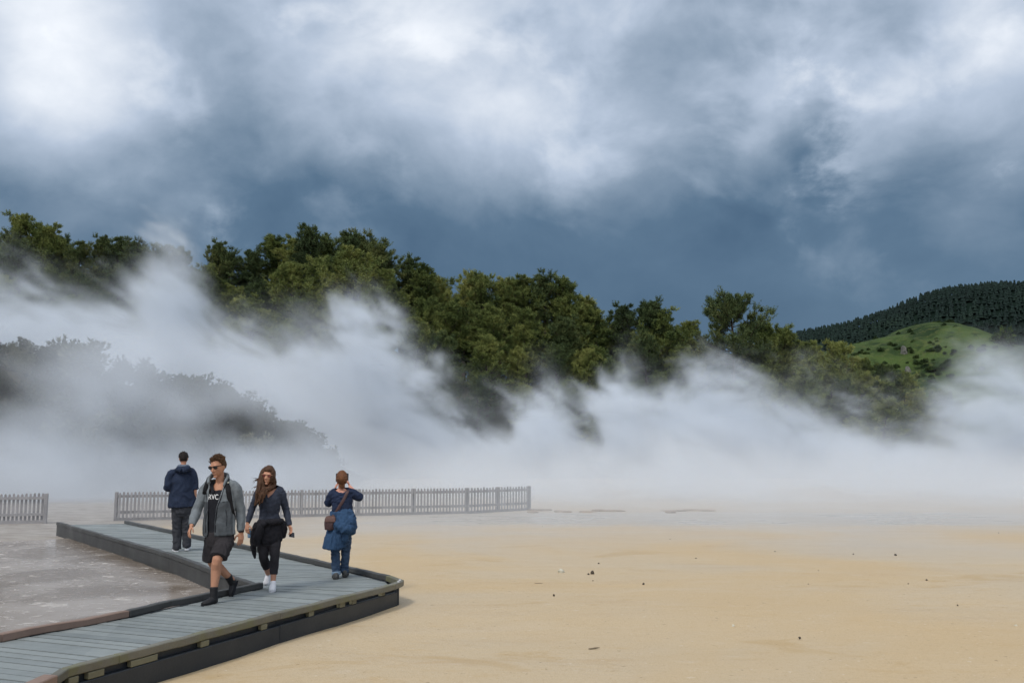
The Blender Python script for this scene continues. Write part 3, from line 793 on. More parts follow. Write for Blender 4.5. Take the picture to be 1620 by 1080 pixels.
stone(1466, 918, .055, .06, M_st_dark, 'dark stone at the right, the nearer of two dark stones there', seed=7)
stone(1417, 878, .075, .07, M_st_dark, 'dark stone at the right, the farther of two dark stones there', seed=8)
stone(1265, 1008, .035, .035, M_st_dark, 'dark pebble near the middle of the foreground sand', seed=9)
stone(715, 1060, .03, .03, M_st_dark, 'dark pebble closest to the boardwalk in the foreground', seed=14)
rp = random.Random(77)
for k, (px, py) in enumerate([(1226, 872), (1188, 881), (1101, 883), (1178, 854), (1580, 843), (1607, 989), (1437, 923), (1279, 924), (1295, 902), (1609, 931), (827, 820), (858, 832), (1515, 957), (1350, 876), (876, 941), (1060, 853), (1160, 990)]):
    stone(px, py, rp.uniform(.03, .055), rp.uniform(.025, .05), M_st_dark if rp.random() < .7 else M_st_pale, 'tiny pebble lying loose on the ochre terrace', 'tiny pebbles on the terrace', seed=20 + k)
M_stick = pbr('grey_stick', (.20, .16, .11), .9, .4, 10)
def stick(px, py, L, ang, label, kink=.1, r=.006):
    p = at(px, py, .10); q = [(t * L, kink * L * math.sin(3 * t), r * .5) for t in np.linspace(-.5, .5, 6)]
    v, f = tube_np(q, [r * .6, r, r, r, r * .8, r * .4], 6); o = link('stick', np_mesh('stick', v, f), M_stick, smooth=True); o.location = (p.x, p.y, .105); o.rotation_euler = (0, 0, ang); tag(o, label, 'stick')
stick(852, 923, .13, .05, 'straight short stick left of the dark stones', .02); stick(940, 1026, .12, -.1, 'pale curled stick lying on the sand below the stones', .3, .008)
stick(1018, 1067, .10, .1, 'short stick at the bottom of the sand, left of a forked one', .1); stick(1048, 1072, .2, -.35, 'forked looking thin stick at the bottom of the sand', .25, .005)
# ------------------------------------------------------------------ people
def loft(bm, pts, rads, side=(1, 0, 0), n=14, sub=3, dome=.7):
    """closed tube through pts with elliptical sections (a along side, b across)"""
    pts = [Vector(p) for p in pts]; rads = [(r, r) if not isinstance(r, (tuple, list)) else tuple(r) for r in rads]
    side = Vector(side); m = len(pts); P, Q = [], []
    def cr(a, b, c, d, t): return .5 * ((2 * b) + (c - a) * t + (2 * a - 5 * b + 4 * c - d) * t * t + (3 * b - a - 3 * c + d) * t ** 3)
    for i in range(m - 1):
        p = [pts[max(0, i - 1)], pts[i], pts[i + 1], pts[min(m - 1, i + 2)]]; r = [rads[max(0, i - 1)], rads[i], rads[i + 1], rads[min(m - 1, i + 2)]]
        for k in range(sub):
            t = k / sub; P.append(cr(*p, t)); Q.append(tuple(max(.002, cr(r[0][j], r[1][j], r[2][j], r[3][j], t)) for j in (0, 1)))
    P.append(pts[-1]); Q.append(rads[-1])
    rings = []
    k = len(P)
    def ring(c, T, ra, rb):
        A = side - T * side.dot(T)
        if A.length < .05: A = Vector((0, 0, 1)) - T * T.z if abs(T.z) < .9 else Vector((0, 1, 0)) - T * T.y
        A.normalize(); B = T.cross(A)
        return [bm.verts.new(c + A * (ra * math.cos(2 * math.pi * i / n)) + B * (rb * math.sin(2 * math.pi * i / n))) for i in range(n)]
    Ts = [(P[min(k - 1, i + 1)] - P[max(0, i - 1)]).normalized() for i in range(k)]
    d0 = min(Q[0]) * dome; d1 = min(Q[-1]) * dome
    for a in (70, 35): 
        s = math.sin(math.radians(90 - a)); rings.append(ring(P[0] - Ts[0] * d0 * math.sin(math.radians(a)), Ts[0], Q[0][0] * math.cos(math.radians(a)), Q[0][1] * math.cos(math.radians(a))))
    for i in range(k): rings.append(ring(P[i], Ts[i], *Q[i]))
    for a in (35, 70): rings.append(ring(P[-1] + Ts[-1] * d1 * math.sin(math.radians(a)), Ts[-1], Q[-1][0] * math.cos(math.radians(a)), Q[-1][1] * math.cos(math.radians(a))))
    for r0, r1 in zip(rings[:-1], rings[1:]):
        for i in range(n): bm.faces.new((r0[i], r0[(i + 1) % n], r1[(i + 1) % n], r1[i]))
    bm.faces.new(rings[0][::-1]); bm.faces.new(rings[-1])
def ell(bm, c, r, M=None, sub=2):
    q = bmesh.ops.create_icosphere(bm, subdivisions=sub, radius=1)
    mm = Matrix.Translation(c) @ (M.to_4x4() if M is not None else Matrix()) @ Matrix.Diagonal((*r, 1)); bmesh.ops.transform(bm, matrix=mm, verts=q['verts'])
def skin(name, bm, m, parent, voxel=.007, it=3, fold=0.0, ff=(9, 9, 5), cut=None, thick=.006, seed=0.0, fold2=0.0):
    """union of the closed shells as one smooth surface"""
    bmesh.ops.recalc_face_normals(bm, faces=bm.faces[:])
    me = bpy.data.meshes.new(name); bm.to_mesh(me); bm.free(); o = bpy.data.objects.new('tmp', me); COL.objects.link(o)
    r = o.modifiers.new('r', 'REMESH'); r.mode = 'VOXEL'; r.voxel_size = voxel
    if it: s = o.modifiers.new('s', 'SMOOTH'); s.iterations = it; s.factor = .5
    dg = bpy.context.evaluated_depsgraph_get(); dg.update()
    nm = bpy.data.meshes.new_from_object(o.evaluated_get(dg)); nm.name = name
    bpy.data.objects.remove(o); bpy.data.meshes.remove(me)
    if fold or fold2:
        nv = [v.normal.copy() for v in nm.vertices]
        for v, nn in zip(nm.vertices, nv):
            p = v.co; q = Vector((p.x * ff[0], p.y * ff[1], p.z * ff[2])) + Vector((seed, seed * 2, 0)); w = mnoise.noise_vector(q * .6)
            rd = (1 - abs(mnoise.noise(q + w * .9)) * 2.4) * .75 + .6 * mnoise.noise(q * 2.1 + w)
            v.co = p + nn * (fold * rd + fold2 * mnoise.noise(p * 38))
    if cut is not None:
        b2 = bmesh.new(); b2.from_mesh(nm); b2.normal_update()
        bmesh.ops.delete(b2, geom=[f for f in b2.faces if cut(f.calc_center_median(), f.normal)], context='FACES')
        b2.to_mesh(nm); b2.free()
        o = bpy.data.objects.new('tmp', nm); COL.objects.link(o); s = o.modifiers.new('t', 'SOLIDIFY'); s.thickness = thick; s.offset = -1
        dg = bpy.context.evaluated_depsgraph_get(); dg.update(); n2 = bpy.data.meshes.new_from_object(o.evaluated_get(dg)); n2.name = name
        bpy.data.objects.remove(o); bpy.data.meshes.remove(nm); nm = n2
    return link(name, nm, m, parent, smooth=True)
def inpoly(x, z, poly):
    c = False
    for i in range(len(poly)):
        (x0, z0), (x1, z1) = poly[i], poly[i - 1]
        if (z0 > z) != (z1 > z) and x < (x1 - x0) * (z - z0) / (z1 - z0) + x0: c = not c
    return c

class Fig:
    """one person: pixel + depth measurements become joints in the person's own frame (x to the right seen from the path, y away, z up)"""
    def __init__(s, px, py, label):
        s.B = at(px, py, ZD); s.rz = math.atan2(-s.B.x, s.B.y)
        s.ex = Vector((math.cos(s.rz), math.sin(s.rz), 0)); s.ey = Vector((-math.sin(s.rz), math.cos(s.rz), 0))
        s.root = empty('person', s.B + Vector((0, 0, .004)), s.rz); tag(s.root, label, 'person')
    def J(s, px, py, dy=0.0):
        d = ray(px, py); t = ((s.B - CAM).dot(s.ey) + dy) / d.dot(s.ey); P = CAM + d * t
        q = P - s.B; return Vector((q.dot(s.ex), q.dot(s.ey), P.z - ZD))
    def Js(s, L): return [s.J(*a) for a in L]
    def poly(s, L): return [(q.x, q.z) for q in (s.J(a, b, -.1) for a, b in L)]
    def surf(s, ob, px, py, off=.008):
        bv = BVHTree.FromPolygons([v.co for v in ob.data.vertices], [p.vertices for p in ob.data.polygons])
        o = s.J(px, py, -2.0); e = s.J(px, py, 1.0); h = bv.ray_cast(o, (e - o).normalized())
        if h[0] is None: return s.J(px, py, 0)
        return h[0] - (e - o).normalized() * off
    def world(s, name, label, cat, p):
        """something held or carried: a thing of its own standing in the same frame"""
        w = s.B + s.ex * p.x + s.ey * p.y + Vector((0, 0, p.z + .004)); r = empty(name, w, s.rz); tag(r, label, cat); return r

def head(bm, c, yaw, pitch, s=1.0, roll=0.0):
    M = Matrix.Rotation(yaw, 3, 'Z') @ Matrix.Rotation(pitch, 3, 'X') @ Matrix.Rotation(roll, 3, 'Y')
    q = bmesh.ops.create_icosphere(bm, subdivisions=4, radius=1)
    for v in q['verts']: v.co = headf(v.co)
    vs = list(q['verts'])
    b2 = bmesh.new()
    loft(b2, [(0, -.084, .022), (0, -.098, -.002), (0, -.112, -.026)], [.009, .011, .015], n=8); ell(b2, (0, -.097, -.032), (.019, .014, .010))
    for sx in (-1, 1):
        ell(b2, (sx * .074, .012, -.004), (.010, .022, .032)); ell(b2, (sx * .03, -.084, .032), (.028, .012, .009)); ell(b2, (sx * .042, -.062, -.022), (.022, .02, .018))
    ell(b2, (0, -.088, -.060), (.026, .012, .006)); ell(b2, (0, -.086, -.070), (.022, .012, .007)); ell(b2, (0, -.076, -.098), (.026, .022, .018))
    me = bpy.data.meshes.new('t'); b2.to_mesh(me); b2.free(); k = len(bm.verts); bm.from_mesh(me); bpy.data.meshes.remove(me); bm.verts.ensure_lookup_table(); vs += [bm.verts[i] for i in range(k, len(bm.verts))]
    for v in vs: v.co = Vector(c) + M @ (v.co * s)
    return M
def headf(u, g=0.0):
    x, y, z = u.x * (.074 + g), u.y * (.097 + g), u.z * (.116 + g)
    if u.z < 0:
        t = -u.z; x *= 1 - .30 * t * t
        y = y * (1 - .42 * t) if u.y > 0 else y * (1 - .16 * t * t)
        y -= .016 * t
    else: y += .006 * u.z
    return Vector((x, y, z))
def cap_hair(F_, name, c, M, s, m, keep, out=.013, fold=.006, seed=1, extra=None, voxel=.006):
    bm = bmesh.new(); q = bmesh.ops.create_icosphere(bm, subdivisions=5, radius=1)
    for v in q['verts']:
        u = v.co.copy(); k = keep(u); g = out * k - .012 * (1 - k); g += (.35 * out * mnoise.noise(u * 5 + Vector((seed, 0, 0)))) * k
        v.co = Vector(c) + M @ (headf(u, g) * s)
    if extra: extra(bm)
    return skin(name, bm, m, F_.root, voxel, 1, fold, (30, 30, 9), seed=seed)
def hand(bm, w, d, pn, th, s=1.0, curl=.5, spread=.12):
    """w wrist, d direction of the fingers, pn where the palm faces, th the side the thumb is on"""
    w, d = Vector(w), Vector(d).normalized(); pn = Vector(pn); pn = (pn - d * pn.dot(d)).normalized(); a = d.cross(pn).normalized()
    if a.dot(Vector(th)) < 0: a = -a
    loft(bm, [w - d * .02, w + d * .03 * s, w + d * .065 * s, w + d * .095 * s], [(.026 * s, .020 * s), (.034 * s, .017 * s), (.040 * s, .015 * s), (.037 * s, .012 * s)], side=a, n=12)
    for k, (o, L) in enumerate(((.029, .070), (.010, .078), (-.009, .073), (-.027, .058))):
        p = w + d * .092 * s + a * o * s; f = (d + a * spread * o / .03).normalized(); pts = [p - f * .015]; ang = 0
        for seg, fr in enumerate((.45, .3, .25)):
            ang += curl * (.55 + .15 * k * .5); dd = f * math.cos(ang) + pn * math.sin(ang); pts.append(pts[-1] + dd * (L * fr * s + (.015 if seg == 0 else 0)))
        loft(bm, pts, [.0095 * s, .009 * s, .008 * s, .0068 * s], side=a, n=8, sub=2)
    p = w + d * .03 * s + a * .028 * s; q = p + (d * .6 + a * .75 + pn * .3).normalized() * .04 * s
    loft(bm, [p - a * .01, q, q + (d * .9 + a * .25 + pn * .45).normalized() * .032 * s, q + (d * .95 + pn * .6).normalized() * .055 * s], [.013 * s, .0105 * s, .0095 * s, .0075 * s], side=pn, n=8, sub=2)
def shoe(up, so, heel, toe, hgt, W=.046, upv=(0, 0, 1), ankle=None, ar=.042):
    """heel and toe are the ends of the sole on its underside"""
    heel, toe = Vector(heel), Vector(toe); d = toe - heel; L = d.length; d.normalize(); U = Vector(upv); U = (U - d * U.dot(d)).normalized(); s = d.cross(U)
    f = lambda t, h: heel + d * (t * L) + U * h
    loft(up, [f(.10, .052), f(.25, .050), f(.5, .046), f(.75, .036), f(.92, .030)], [(W * .72, .045), (W * .80, .045), (W * .92, .040), (W, .031), (W * .74, .022)], side=s, n=16)
    if ankle is not None: loft(up, [f(.22, .05), f(.24, .05).lerp(Vector(ankle), .5), ankle], [(ar * 1.05, ar * 1.15), (ar, ar), (ar, ar)], side=s, n=14, dome=.15)
    ts = [0.02, .08, .2, .38, .55, .72, .86, .95, 1.0]; ws = [.45, .72, .80, .74, .86, 1.02, .92, .68, .3]
    o = [f(t, 0) + s * (W * 1.04 * w) for t, w in zip(ts, ws)] + [f(t, 0) - s * (W * 1.04 * w) for t, w in reversed(list(zip(ts, ws)))]
    lo = [so.verts.new(p) for p in o]; hi = [so.verts.new(p + U * hgt) for p in o]; n = len(o); so.faces.new(lo); so.faces.new(hi[::-1])
    for i in range(n): so.faces.new((lo[i], hi[i], hi[(i + 1) % n], lo[(i + 1) % n]))
def glasses(F_, c, M, s, m_lens, m_frame, round_=False):
    t = lambda p: Vector(c) + M @ (Vector(p) * s)
    bm = bmesh.new()
    for sx in (-1, 1):
        r = (.024, .005, .021) if round_ else (.030, .007, .020)
        k = len(bm.verts); ell(bm, (0, 0, 0), r, None, 3); bm.verts.ensure_lookup_table()
        for v in list(bm.verts)[k:]:
            if not round_ : v.co.z = max(-.019, min(.016, v.co.z))
            v.co = t(v.co + Vector((sx * .034, -.098 + .006, .012)))
    g = bobj('sunglasses', bm, m_lens, F_.root, True)
    bm = bmesh.new(); loft(bm, [t((-.066, -.085, .026)), t((-.034, -.099, .030)), t((0, -.104, .024)), t((.034, -.099, .030)), t((.066, -.085, .026))], [.0045] * 5, n=8)
    for sx in (-1, 1): loft(bm, [t((sx * .066, -.085, .024)), t((sx * .079, -.03, .020)), t((sx * .080, .02, .014))], [.0042] * 3, n=8)
    bobj('sunglasses_frame', bm, m_frame, g, True)
    return g

SKIN = pbr('skin', (.52, .27, .18), .55, .12, 14, .15, 120); SKIN2 = pbr('sunburnt_skin', (.60, .30, .22), .55, .12, 14, .15, 120); SKIN3 = pbr('tanned_skin', (.46, .235, .15), .55, .12, 14, .15, 120)
def cloth(name, c, var=.22, rough=.9, sc=16, bump=.35, bs=220): return pbr(name, c, rough, var, sc, bump, bs, spec=.15, bdist=.004)

# ---- 1: man in the grey fleece, striding towards the path's left
f = Fig(345, 950, 'striding man in open grey fleece jacket, black shorts and dark sunglasses'); J = f.J
TS = Vector((.92, -.38, 0))                                         # his right-to-left axis, turned to the picture's left
hc = J(345, 738.5, -.02); sh_r = J(326.5, 771, .07); sh_l = J(371.5, 770, -.06)
el_r = J(311, 809, .05); wr_r = J(303, 832, -.12); el_l = J(380.5, 808, .0); wr_l = J(381.5, 841, -.03)
hip_r = J(338, 850, .05); hip_l = J(358, 850, -.03)
kn_l = J(343.5, 886, -.20); an_l = J(338, 938, -.20)               # front leg
kn_r = J(336.5, 890, .06); an_r = J(364, 914, .30)                 # trailing leg
HM = Matrix.Rotation(R(-38), 3, 'Z')
bm = bmesh.new(); M1 = head(bm, hc, R(-38), R(14), 1.08, R(-4))
loft(bm, [J(348.5, 772, .03), J(348.5, 762, .02), J(347.5, 748, .01)], [.062, .056, .052])
loft(bm, [J(348, 852, .01), J(348, 835, .01), J(348.5, 815, 0), J(349, 795, 0), J(349, 777, .0), J(349, 768, .01)], [(.15, .10), (.155, .105), (.15, .10), (.165, .11), (.15, .095), (.09, .07)], side=TS)
for a, b, c in ((sh_r, el_r, wr_r), (sh_l, el_l, wr_l)): loft(bm, [a.lerp(J(348.5, 770, .01), .4), a.lerp(b, .12), a.lerp(b, .5), b, b.lerp(c, .35), c], [.048, .052, .047, .042, .041, .027])
hand(bm, wr_r, J(296, 848, -.20) - wr_r, (1, .35, -.1), (-.2, -1, .1), 1.02, .55); hand(bm, wr_l, J(381, 862, -.05) - wr_l, (-.5, .9, 0), (-1, -.3, 0), 1.05, .38)
for h, k, a in ((hip_l, kn_l, an_l), (hip_r, kn_r, an_r)):
    bk = (Vector((0, .03, 0)))
    loft(bm, [h, h.lerp(k, .5), k, k.lerp(a, .3) + bk, k.lerp(a, .65) + bk * .5, a, a + (a - k).normalized() * .05], [.092, .078, .060, .063, .050, .038, .036])
skin('body', bm, SKIN3, f.root, .0055, 3)
GREY = cloth('grey_fleece', (.17, .19, .205)); BLACK = cloth('black_cotton', (.018, .019, .024)); SHORTS = cloth('charcoal_shorts', (.036, .033, .036)); BOOT = pbr('black_shoe', (.022, .022, .024), .6, .3, 20)
bm = bmesh.new(); loft(bm, [J(346, 853, 0), J(347, 830, 0), J(347.5, 805, -.01), J(347.5, 788, -.01), J(347.5, 776, -.005)], [(.172, .118), (.165, .117), (.165, .115), (.168, .118), (.135, .088)], side=TS, dome=.12)
loft(bm, [J(337, 780, -.10), J(335, 769, -.06), J(335, 764, .03)], [(.022, .010)] * 3, n=8); loft(bm, [J(359, 780, -.13), J(361, 769, -.09), J(361, 764, .02)], [(.022, .010)] * 3, n=8)
tank = skin('tank_top', bm, BLACK, f.root, .007, 2, .005, (12, 12, 5), seed=3)
# the lettering across the chest
cu = bpy.data.curves.new('txt', 'FONT'); cu.body = 'RVC'; cu.size = 1; cu.extrude = 0.0; to = bpy.data.objects.new('txt', cu); COL.objects.link(to)
dg = bpy.context.evaluated_depsgraph_get(); dg.update(); tm = bpy.data.meshes.new_from_object(to.evaluated_get(dg)); bpy.data.objects.remove(to)
bt = bmesh.new(); bt.from_mesh(tm); bmesh.ops.triangulate(bt, faces=bt.faces[:]); bmesh.ops.subdivide_edges(bt, edges=bt.edges[:], cuts=2)
xs_ = [v.co.x for v in bt.verts]; ys_ = [v.co.y for v in bt.verts]; bv = BVHTree.FromPolygons([v.co for v in tank.data.vertices], [p.vertices for p in tank.data.polygons])
for v in bt.verts:
    px = 330.0 + 15.4 * (v.co.x - min(xs_)) / (max(xs_) - min(xs_)); py = 790.2 - 8.2 * (v.co.y - min(ys_)) / (max(ys_) - min(ys_))
    o = J(px, py, -2); e = J(px, py, 1); h = bv.ray_cast(o, (e - o).normalized()); v.co = (h[0] if h[0] else J(px, py, -.12)) - (e - o).normalized() * .004
bobj('lettering', bt, pbr('white_print', (.8, .8, .8), .8, .05), tank)
# jacket, open in front
fr = f.poly([(336, 745), (333, 760), (329.5, 780), (328, 800), (327.5, 860), (339, 860), (339.5, 825), (342, 803), (348, 785), (354, 768), (357, 757), (358, 745)])
bm = bmesh.new(); loft(bm, [J(346.5, 846, .0), J(346.5, 838, .0), J(347, 815, .0), J(348, 792, 0), J(348.5, 775, 0), J(348.5, 765, .01), J(348.5, 759, .02)], [(.205, .140), (.203, .142), (.192, .138), (.190, .138), (.178, .120), (.125, .095), (.095, .085)], side=TS, dome=.1)
for a, b, c in ((sh_r, el_r, wr_r), (sh_l, el_l, wr_l)): loft(bm, [a.lerp(J(348.5, 763, .01), .5), a.lerp(J(348.5, 763, .01), .15), a.lerp(b, .16), a.lerp(b, .5), b, b.lerp(c, .5), b.lerp(c, .93)], [.066, .069, .072, .064, .058, .051, .041], dome=.3)
jac = skin('jacket', bm, GREY, f.root, .007, 2, .011, (10, 10, 4.5), fold2=.0025, cut=lambda p, n: n.y < .25 and p.y < .06 and inpoly(p.x, p.z, fr), thick=.012, seed=5)
SHADED_SLATE = cloth('shaded_slate_fleece', (.085, .095, .105)); jac.data.materials.append(SHADED_SLATE)  # lower front panel: darker second tone, with some shading put into its colour
pan = f.poly([(318, 795), (334, 794), (347, 794), (362, 792.5), (368, 792.5), (368.5, 850), (318, 850)])
xl, xr = J(320, 820).x, J(371, 820).x
for p in jac.data.polygons:
    if p.center.y < .02 and inpoly(p.center.x, p.center.z, pan) and p.center.x > J(321.5, 820).x: p.material_index = 1
bm = bmesh.new()
loft(bm, [J(329.5, 764, -.09), J(331, 757, -.03), J(338, 751, .08), J(350, 750, .12), J(360, 753, .05), J(358.5, 759, -.06), J(354, 768, -.13)], [(.022, .016), (.03, .018), (.036, .02), (.036, .022), (.034, .02), (.03, .018), (.02, .014)], side=(0, 0, 1))
skin('collar', bm, GREY, jac, .008, 2, .004)
bm = bmesh.new()
for i, (L, k) in enumerate(((f.Js([(328.2, 768, -.11), (328.2, 790, -.10), (327, 815, -.09), (326.5, 846, -.09)]), 0), (f.Js([(354, 768, -.145), (347, 788, -.165), (341.5, 805, -.17), (339, 825, -.17), (338.5, 848, -.165)]), 1))):
    pts = [f.surf(jac, *q, .003) for q in (((327.2, 772), (326.6, 790), (326, 815), (325.6, 842)), ((355.5, 770), (349.5, 788), (343.5, 805), (341, 825), (340.3, 842)))[i]]
    loft(bm, pts, [(.006, .004)] * len(pts), n=6)
bobj('zip', bm, BLACK, jac, True)
bm = bmesh.new(); pts = [f.surf(jac, *q, .002) for q in ((357, 806), (359, 818), (358, 832))]; loft(bm, pts, [.003] * 3, n=6); pts = [f.surf(jac, *q, .002) for q in ((343, 796), (352, 794), (362, 793), (369, 793))]; loft(bm, pts, [.003] * 4, n=6); bobj('seam', bm, BLACK, jac, True)
bm = bmesh.new(); pts = [f.surf(jac, *q, .001) for q in ((351, 776.5), (357, 775.5))]; loft(bm, pts, [(.004, .003)] * 2, n=6); bobj('chest_badge', bm, cloth('blue_badge', (.10, .16, .27)), jac)
bm = bmesh.new(); loft(bm, [J(347, 842, 0), J(347.5, 852, 0), J(348, 862, 0)], [(.172, .125), (.178, .135), (.165, .13)], side=TS)
loft(bm, [J(357, 855, -.03), J(350.5, 870, -.13), J(346, 881, -.18)], [(.105, .115), (.104, .108), (.112, .110)], side=TS, dome=.1)
loft(bm, [J(337, 855, .05), J(335, 870, .05), J(334, 887, .06)], [(.10, .11), (.10, .105), (.105, .105)], side=TS, dome=.1)
skin('shorts', bm, SHORTS, f.root, .007, 2, .012, (10, 10, 4), seed=9)
for (hl, te, an, U) in ((J(343, 956, -.16), J(319.5, 959.5, -.34), an_l, (0, 0, 1)), (J(377, 919, .40), J(367.5, 947, .30), an_r, (-.75, .1, .5))):
    up, so = bmesh.new(), bmesh.new(); shoe(up, so, hl, te, .018, .050, U, an + (Vector((0, 0, .07)) if U[0] == 0 else (kn_r - an_r).normalized() * .05), .047)
    s_ = skin('shoe', up, BOOT, f.root, .006, 2, .003); bobj('sole', so, BLACK, s_)
HB = pbr('short_brown_hair', (.095, .052, .028), .6, .5, 45, .8, 90)
def swept(n, up, z0, ln, wd, seed, M, s, fwd):
    rr = random.Random(seed)
    def go(bm):
        k = 0
        while k < n:
            u = Vector((rr.gauss(0, 1), rr.gauss(0, 1), rr.gauss(0, 1))).normalized()
            if u.z < z0 + (.25 if u.y < -.4 else 0): continue
            k += 1; b = hc + M @ (headf(u, .006) * s); d = M @ (Vector((u.x * .35 + .25 + rr.uniform(-.12, .12), fwd + u.y * .3, up + rr.uniform(-.1, .2))).normalized()); nn = (M @ u).normalized()
            e = b + (d * 1.0 + nn * .06) * ln * rr.uniform(.6, 1.15); loft(bm, [b - nn * .004, b.lerp(e, .55) + nn * .006, e], [wd, wd * .8, wd * .25], n=6, sub=2)
    return go
cap_hair(f, 'hair', hc, M1, 1.08, HB, lambda u: float(sstep(-.06, .10, u.z - .42 - (.30 if u.y < -.2 else -.75 * (u.y + .2)) * 1.0 + (.25 if abs(u.x) > .8 and u.y > -.35 else 0))), .014, .004, 2, swept(220, .6, .42, .042, .0065, 3, M1, 1.08, -.12), voxel=.0045)
glasses(f, hc, M1, 1.08, pbr('black_lens', (.008, .008, .01), .12, .1, 5, spec=.6), pbr('black_frame', (.01, .01, .01), .35))
bm = bmesh.new(); w = wr_l; loft(bm, [w + Vector((.0, 0, .012)), w + Vector((0, 0, -.006))], [.037] * 2, dome=.1); bobj('wristband', bm, BLACK, f.root, True)
# backpack on his back: straps over the shoulders
bp = f.world('backpack', 'black backpack worn by the man in the grey fleece, its straps over his shoulders', 'backpack', Vector((0, 0, 0)))
BPM = cloth('black_webbing', (.014, .014, .016), rough=.7)
bm = bmesh.new(); loft(bm, [J(353, 838, .22), J(353, 815, .25), J(353, 785, .24), J(353, 768, .19)], [(.13, .07), (.145, .09), (.14, .085), (.10, .055)], side=TS); skin('pack', bm, BPM, bp, .01, 2, .006)
bm = bmesh.new(); pts = [J(358, 754, .12), J(359, 753, .04)] + [f.surf(jac, *q, .006) for q in ((359.5, 759), (360, 767), (361, 776), (362.8, 787), (366.5, 800), (369.5, 812))] + [J(371, 822, .10)]
loft(bm, pts, [(.03, .009)] * 4 + [(.032, .01)] * 2 + [(.018, .006)] * 3, side=(1, 0, 0)); st_ = bobj('shoulder_strap', bm, BPM, bp, True)
bm = bmesh.new(); ell(bm, f.surf(jac, 361, 763.5, .022), (.012, .006, .010)); bobj('buckle', bm, pbr('pale_buckle', (.5, .5, .42), .5), st_, True)
bm = bmesh.new(); pts = [J(337, 752, .12), J(332, 755, .03)] + [f.surf(jac, *q, .006) for q in ((329, 762), (326, 770), (323.8, 780))] + [J(321, 792, .1)]; loft(bm, pts, [(.028, .009)] * 6, side=(1, 0, 0)); bobj('shoulder_strap', bm, BPM, bp, True)

# ---- 2: woman with long wind blown hair
f = Fig(428, 933, 'walking woman with long wind blown brown hair, round sunglasses and dark leggings'); J = f.J
hc = J(424, 752.5, -.03); sh_r = J(410.5, 777, .02); sh_l = J(444, 776.5, 0); el_r = J(398.8, 804, .05); wr_r = J(391.5, 828, -.05); el_l = J(452.5, 806, .05); wr_l = J(458, 832, -.04)
hip_r = J(417, 846, .02); hip_l = J(434, 846, 0); kn_l = J(434.5, 880, -.10); an_l = J(432, 920, -.10); kn_r = J(417, 882, -.02); an_r = J(424, 907, .25)
bm = bmesh.new(); M2 = head(bm, hc, R(-12), R(6), 1.0, R(6))
loft(bm, [J(427.5, 775, .03), J(427, 768, .02), J(426, 759, .01)], [.052, .045, .044])
loft(bm, [J(426, 852, 0), J(426, 840, 0), J(426.5, 815, 0), J(427, 797, -.01), J(427.5, 783, -.005), J(427.5, 774, .01)], [(.15, .105), (.155, .11), (.108, .083), (.125, .10), (.122, .086), (.075, .055)])
for a, b, c in ((sh_r, el_r, wr_r), (sh_l, el_l, wr_l)): loft(bm, [a.lerp(J(427.5, 774, .01), .4), a.lerp(b, .14), a.lerp(b, .5), b, b.lerp(c, .4), c], [.034, .038, .036, .033, .032, .022])
hand(bm, wr_r, J(389.5, 846, -.08) - wr_r, (.6, .8, 0), (.3, -1, 0), .88, .55); hand(bm, wr_l, J(463.5, 848, -.10) - wr_l, (-.55, -.5, -.2), (-.3, -1, .2), .88, .75)
for h, k, a in ((hip_l, kn_l, an_l), (hip_r, kn_r, an_r)):
    loft(bm, [h, h.lerp(k, .5), k, k.lerp(a, .3) + Vector((0, .02, 0)), k.lerp(a, .65), a, a + (a - k).normalized() * .04], [.085, .072, .052, .053, .042, .033, .032])
skin('body', bm, SKIN, f.root, .0055, 3)
TOP = cloth('slate_knit', (.040, .047, .068)); LEG = cloth('charcoal_leggings', (.030, .029, .034)); TIED = cloth('black_tied_jacket', (.019, .019, .024)); WHITE = pbr('white_shoe', (.72, .72, .75), .6, .1, 20)
vn = f.poly([(415.5, 760), (417.5, 774), (424.5, 787.5), (432.5, 780), (440, 769.5), (440, 760)])
bm = bmesh.new(); loft(bm, [J(426, 838, 0), J(426.5, 826, 0), J(426.5, 813, 0), J(426.8, 798, -.012), J(427.2, 788, -.014), J(427.5, 779, 0), J(427.5, 772, .01), J(427.5, 768, .02)], [(.165, .118), (.155, .112), (.128, .10), (.142, .118), (.146, .118), (.150, .098), (.105, .078), (.062, .055)], dome=.1)
for a, b, c in ((sh_r, el_r, wr_r), (sh_l, el_l, wr_l)): loft(bm, [a.lerp(J(427.5, 770, .01), .5), a.lerp(J(427.5, 770, .01), .12), a.lerp(b, .16), a.lerp(b, .5), b, b.lerp(c, .5), b.lerp(c, .95)], [.050, .053, .056, .050, .044, .040, .033], dome=.2)
top = skin('long_sleeved_top', bm, TOP, f.root, .006, 2, .008, (9, 9, 14), fold2=.002, cut=lambda p, n: n.y < .2 and p.y < .0 and inpoly(p.x, p.z, vn), thick=.008, seed=12)
bm = bmesh.new(); loft(bm, [J(426, 838, 0), J(425.5, 848, 0), J(425.5, 857, 0)], [(.160, .12), (.165, .128), (.14, .12)])
for h, k, a, e in ((hip_l, kn_l, an_l, .70), (hip_r, kn_r, an_r, .62)): loft(bm, [h, h.lerp(k, .5), k, k.lerp(a, .3) + Vector((0, .018, 0)), k.lerp(a, e)], [.096, .082, .060, .061, .050], dome=.15)
skin('leggings', bm, LEG, f.root, .007, 3, .004, (9, 9, 14), seed=15)
bm = bmesh.new(); loft(bm, [J(426, 856, .01), J(426, 848, .0), J(426, 838, 0), J(426.5, 827, 0), J(426.5, 821, 0)], [(.168, .14), (.180, .145), (.182, .145), (.168, .132), (.150, .115)], dome=.12)
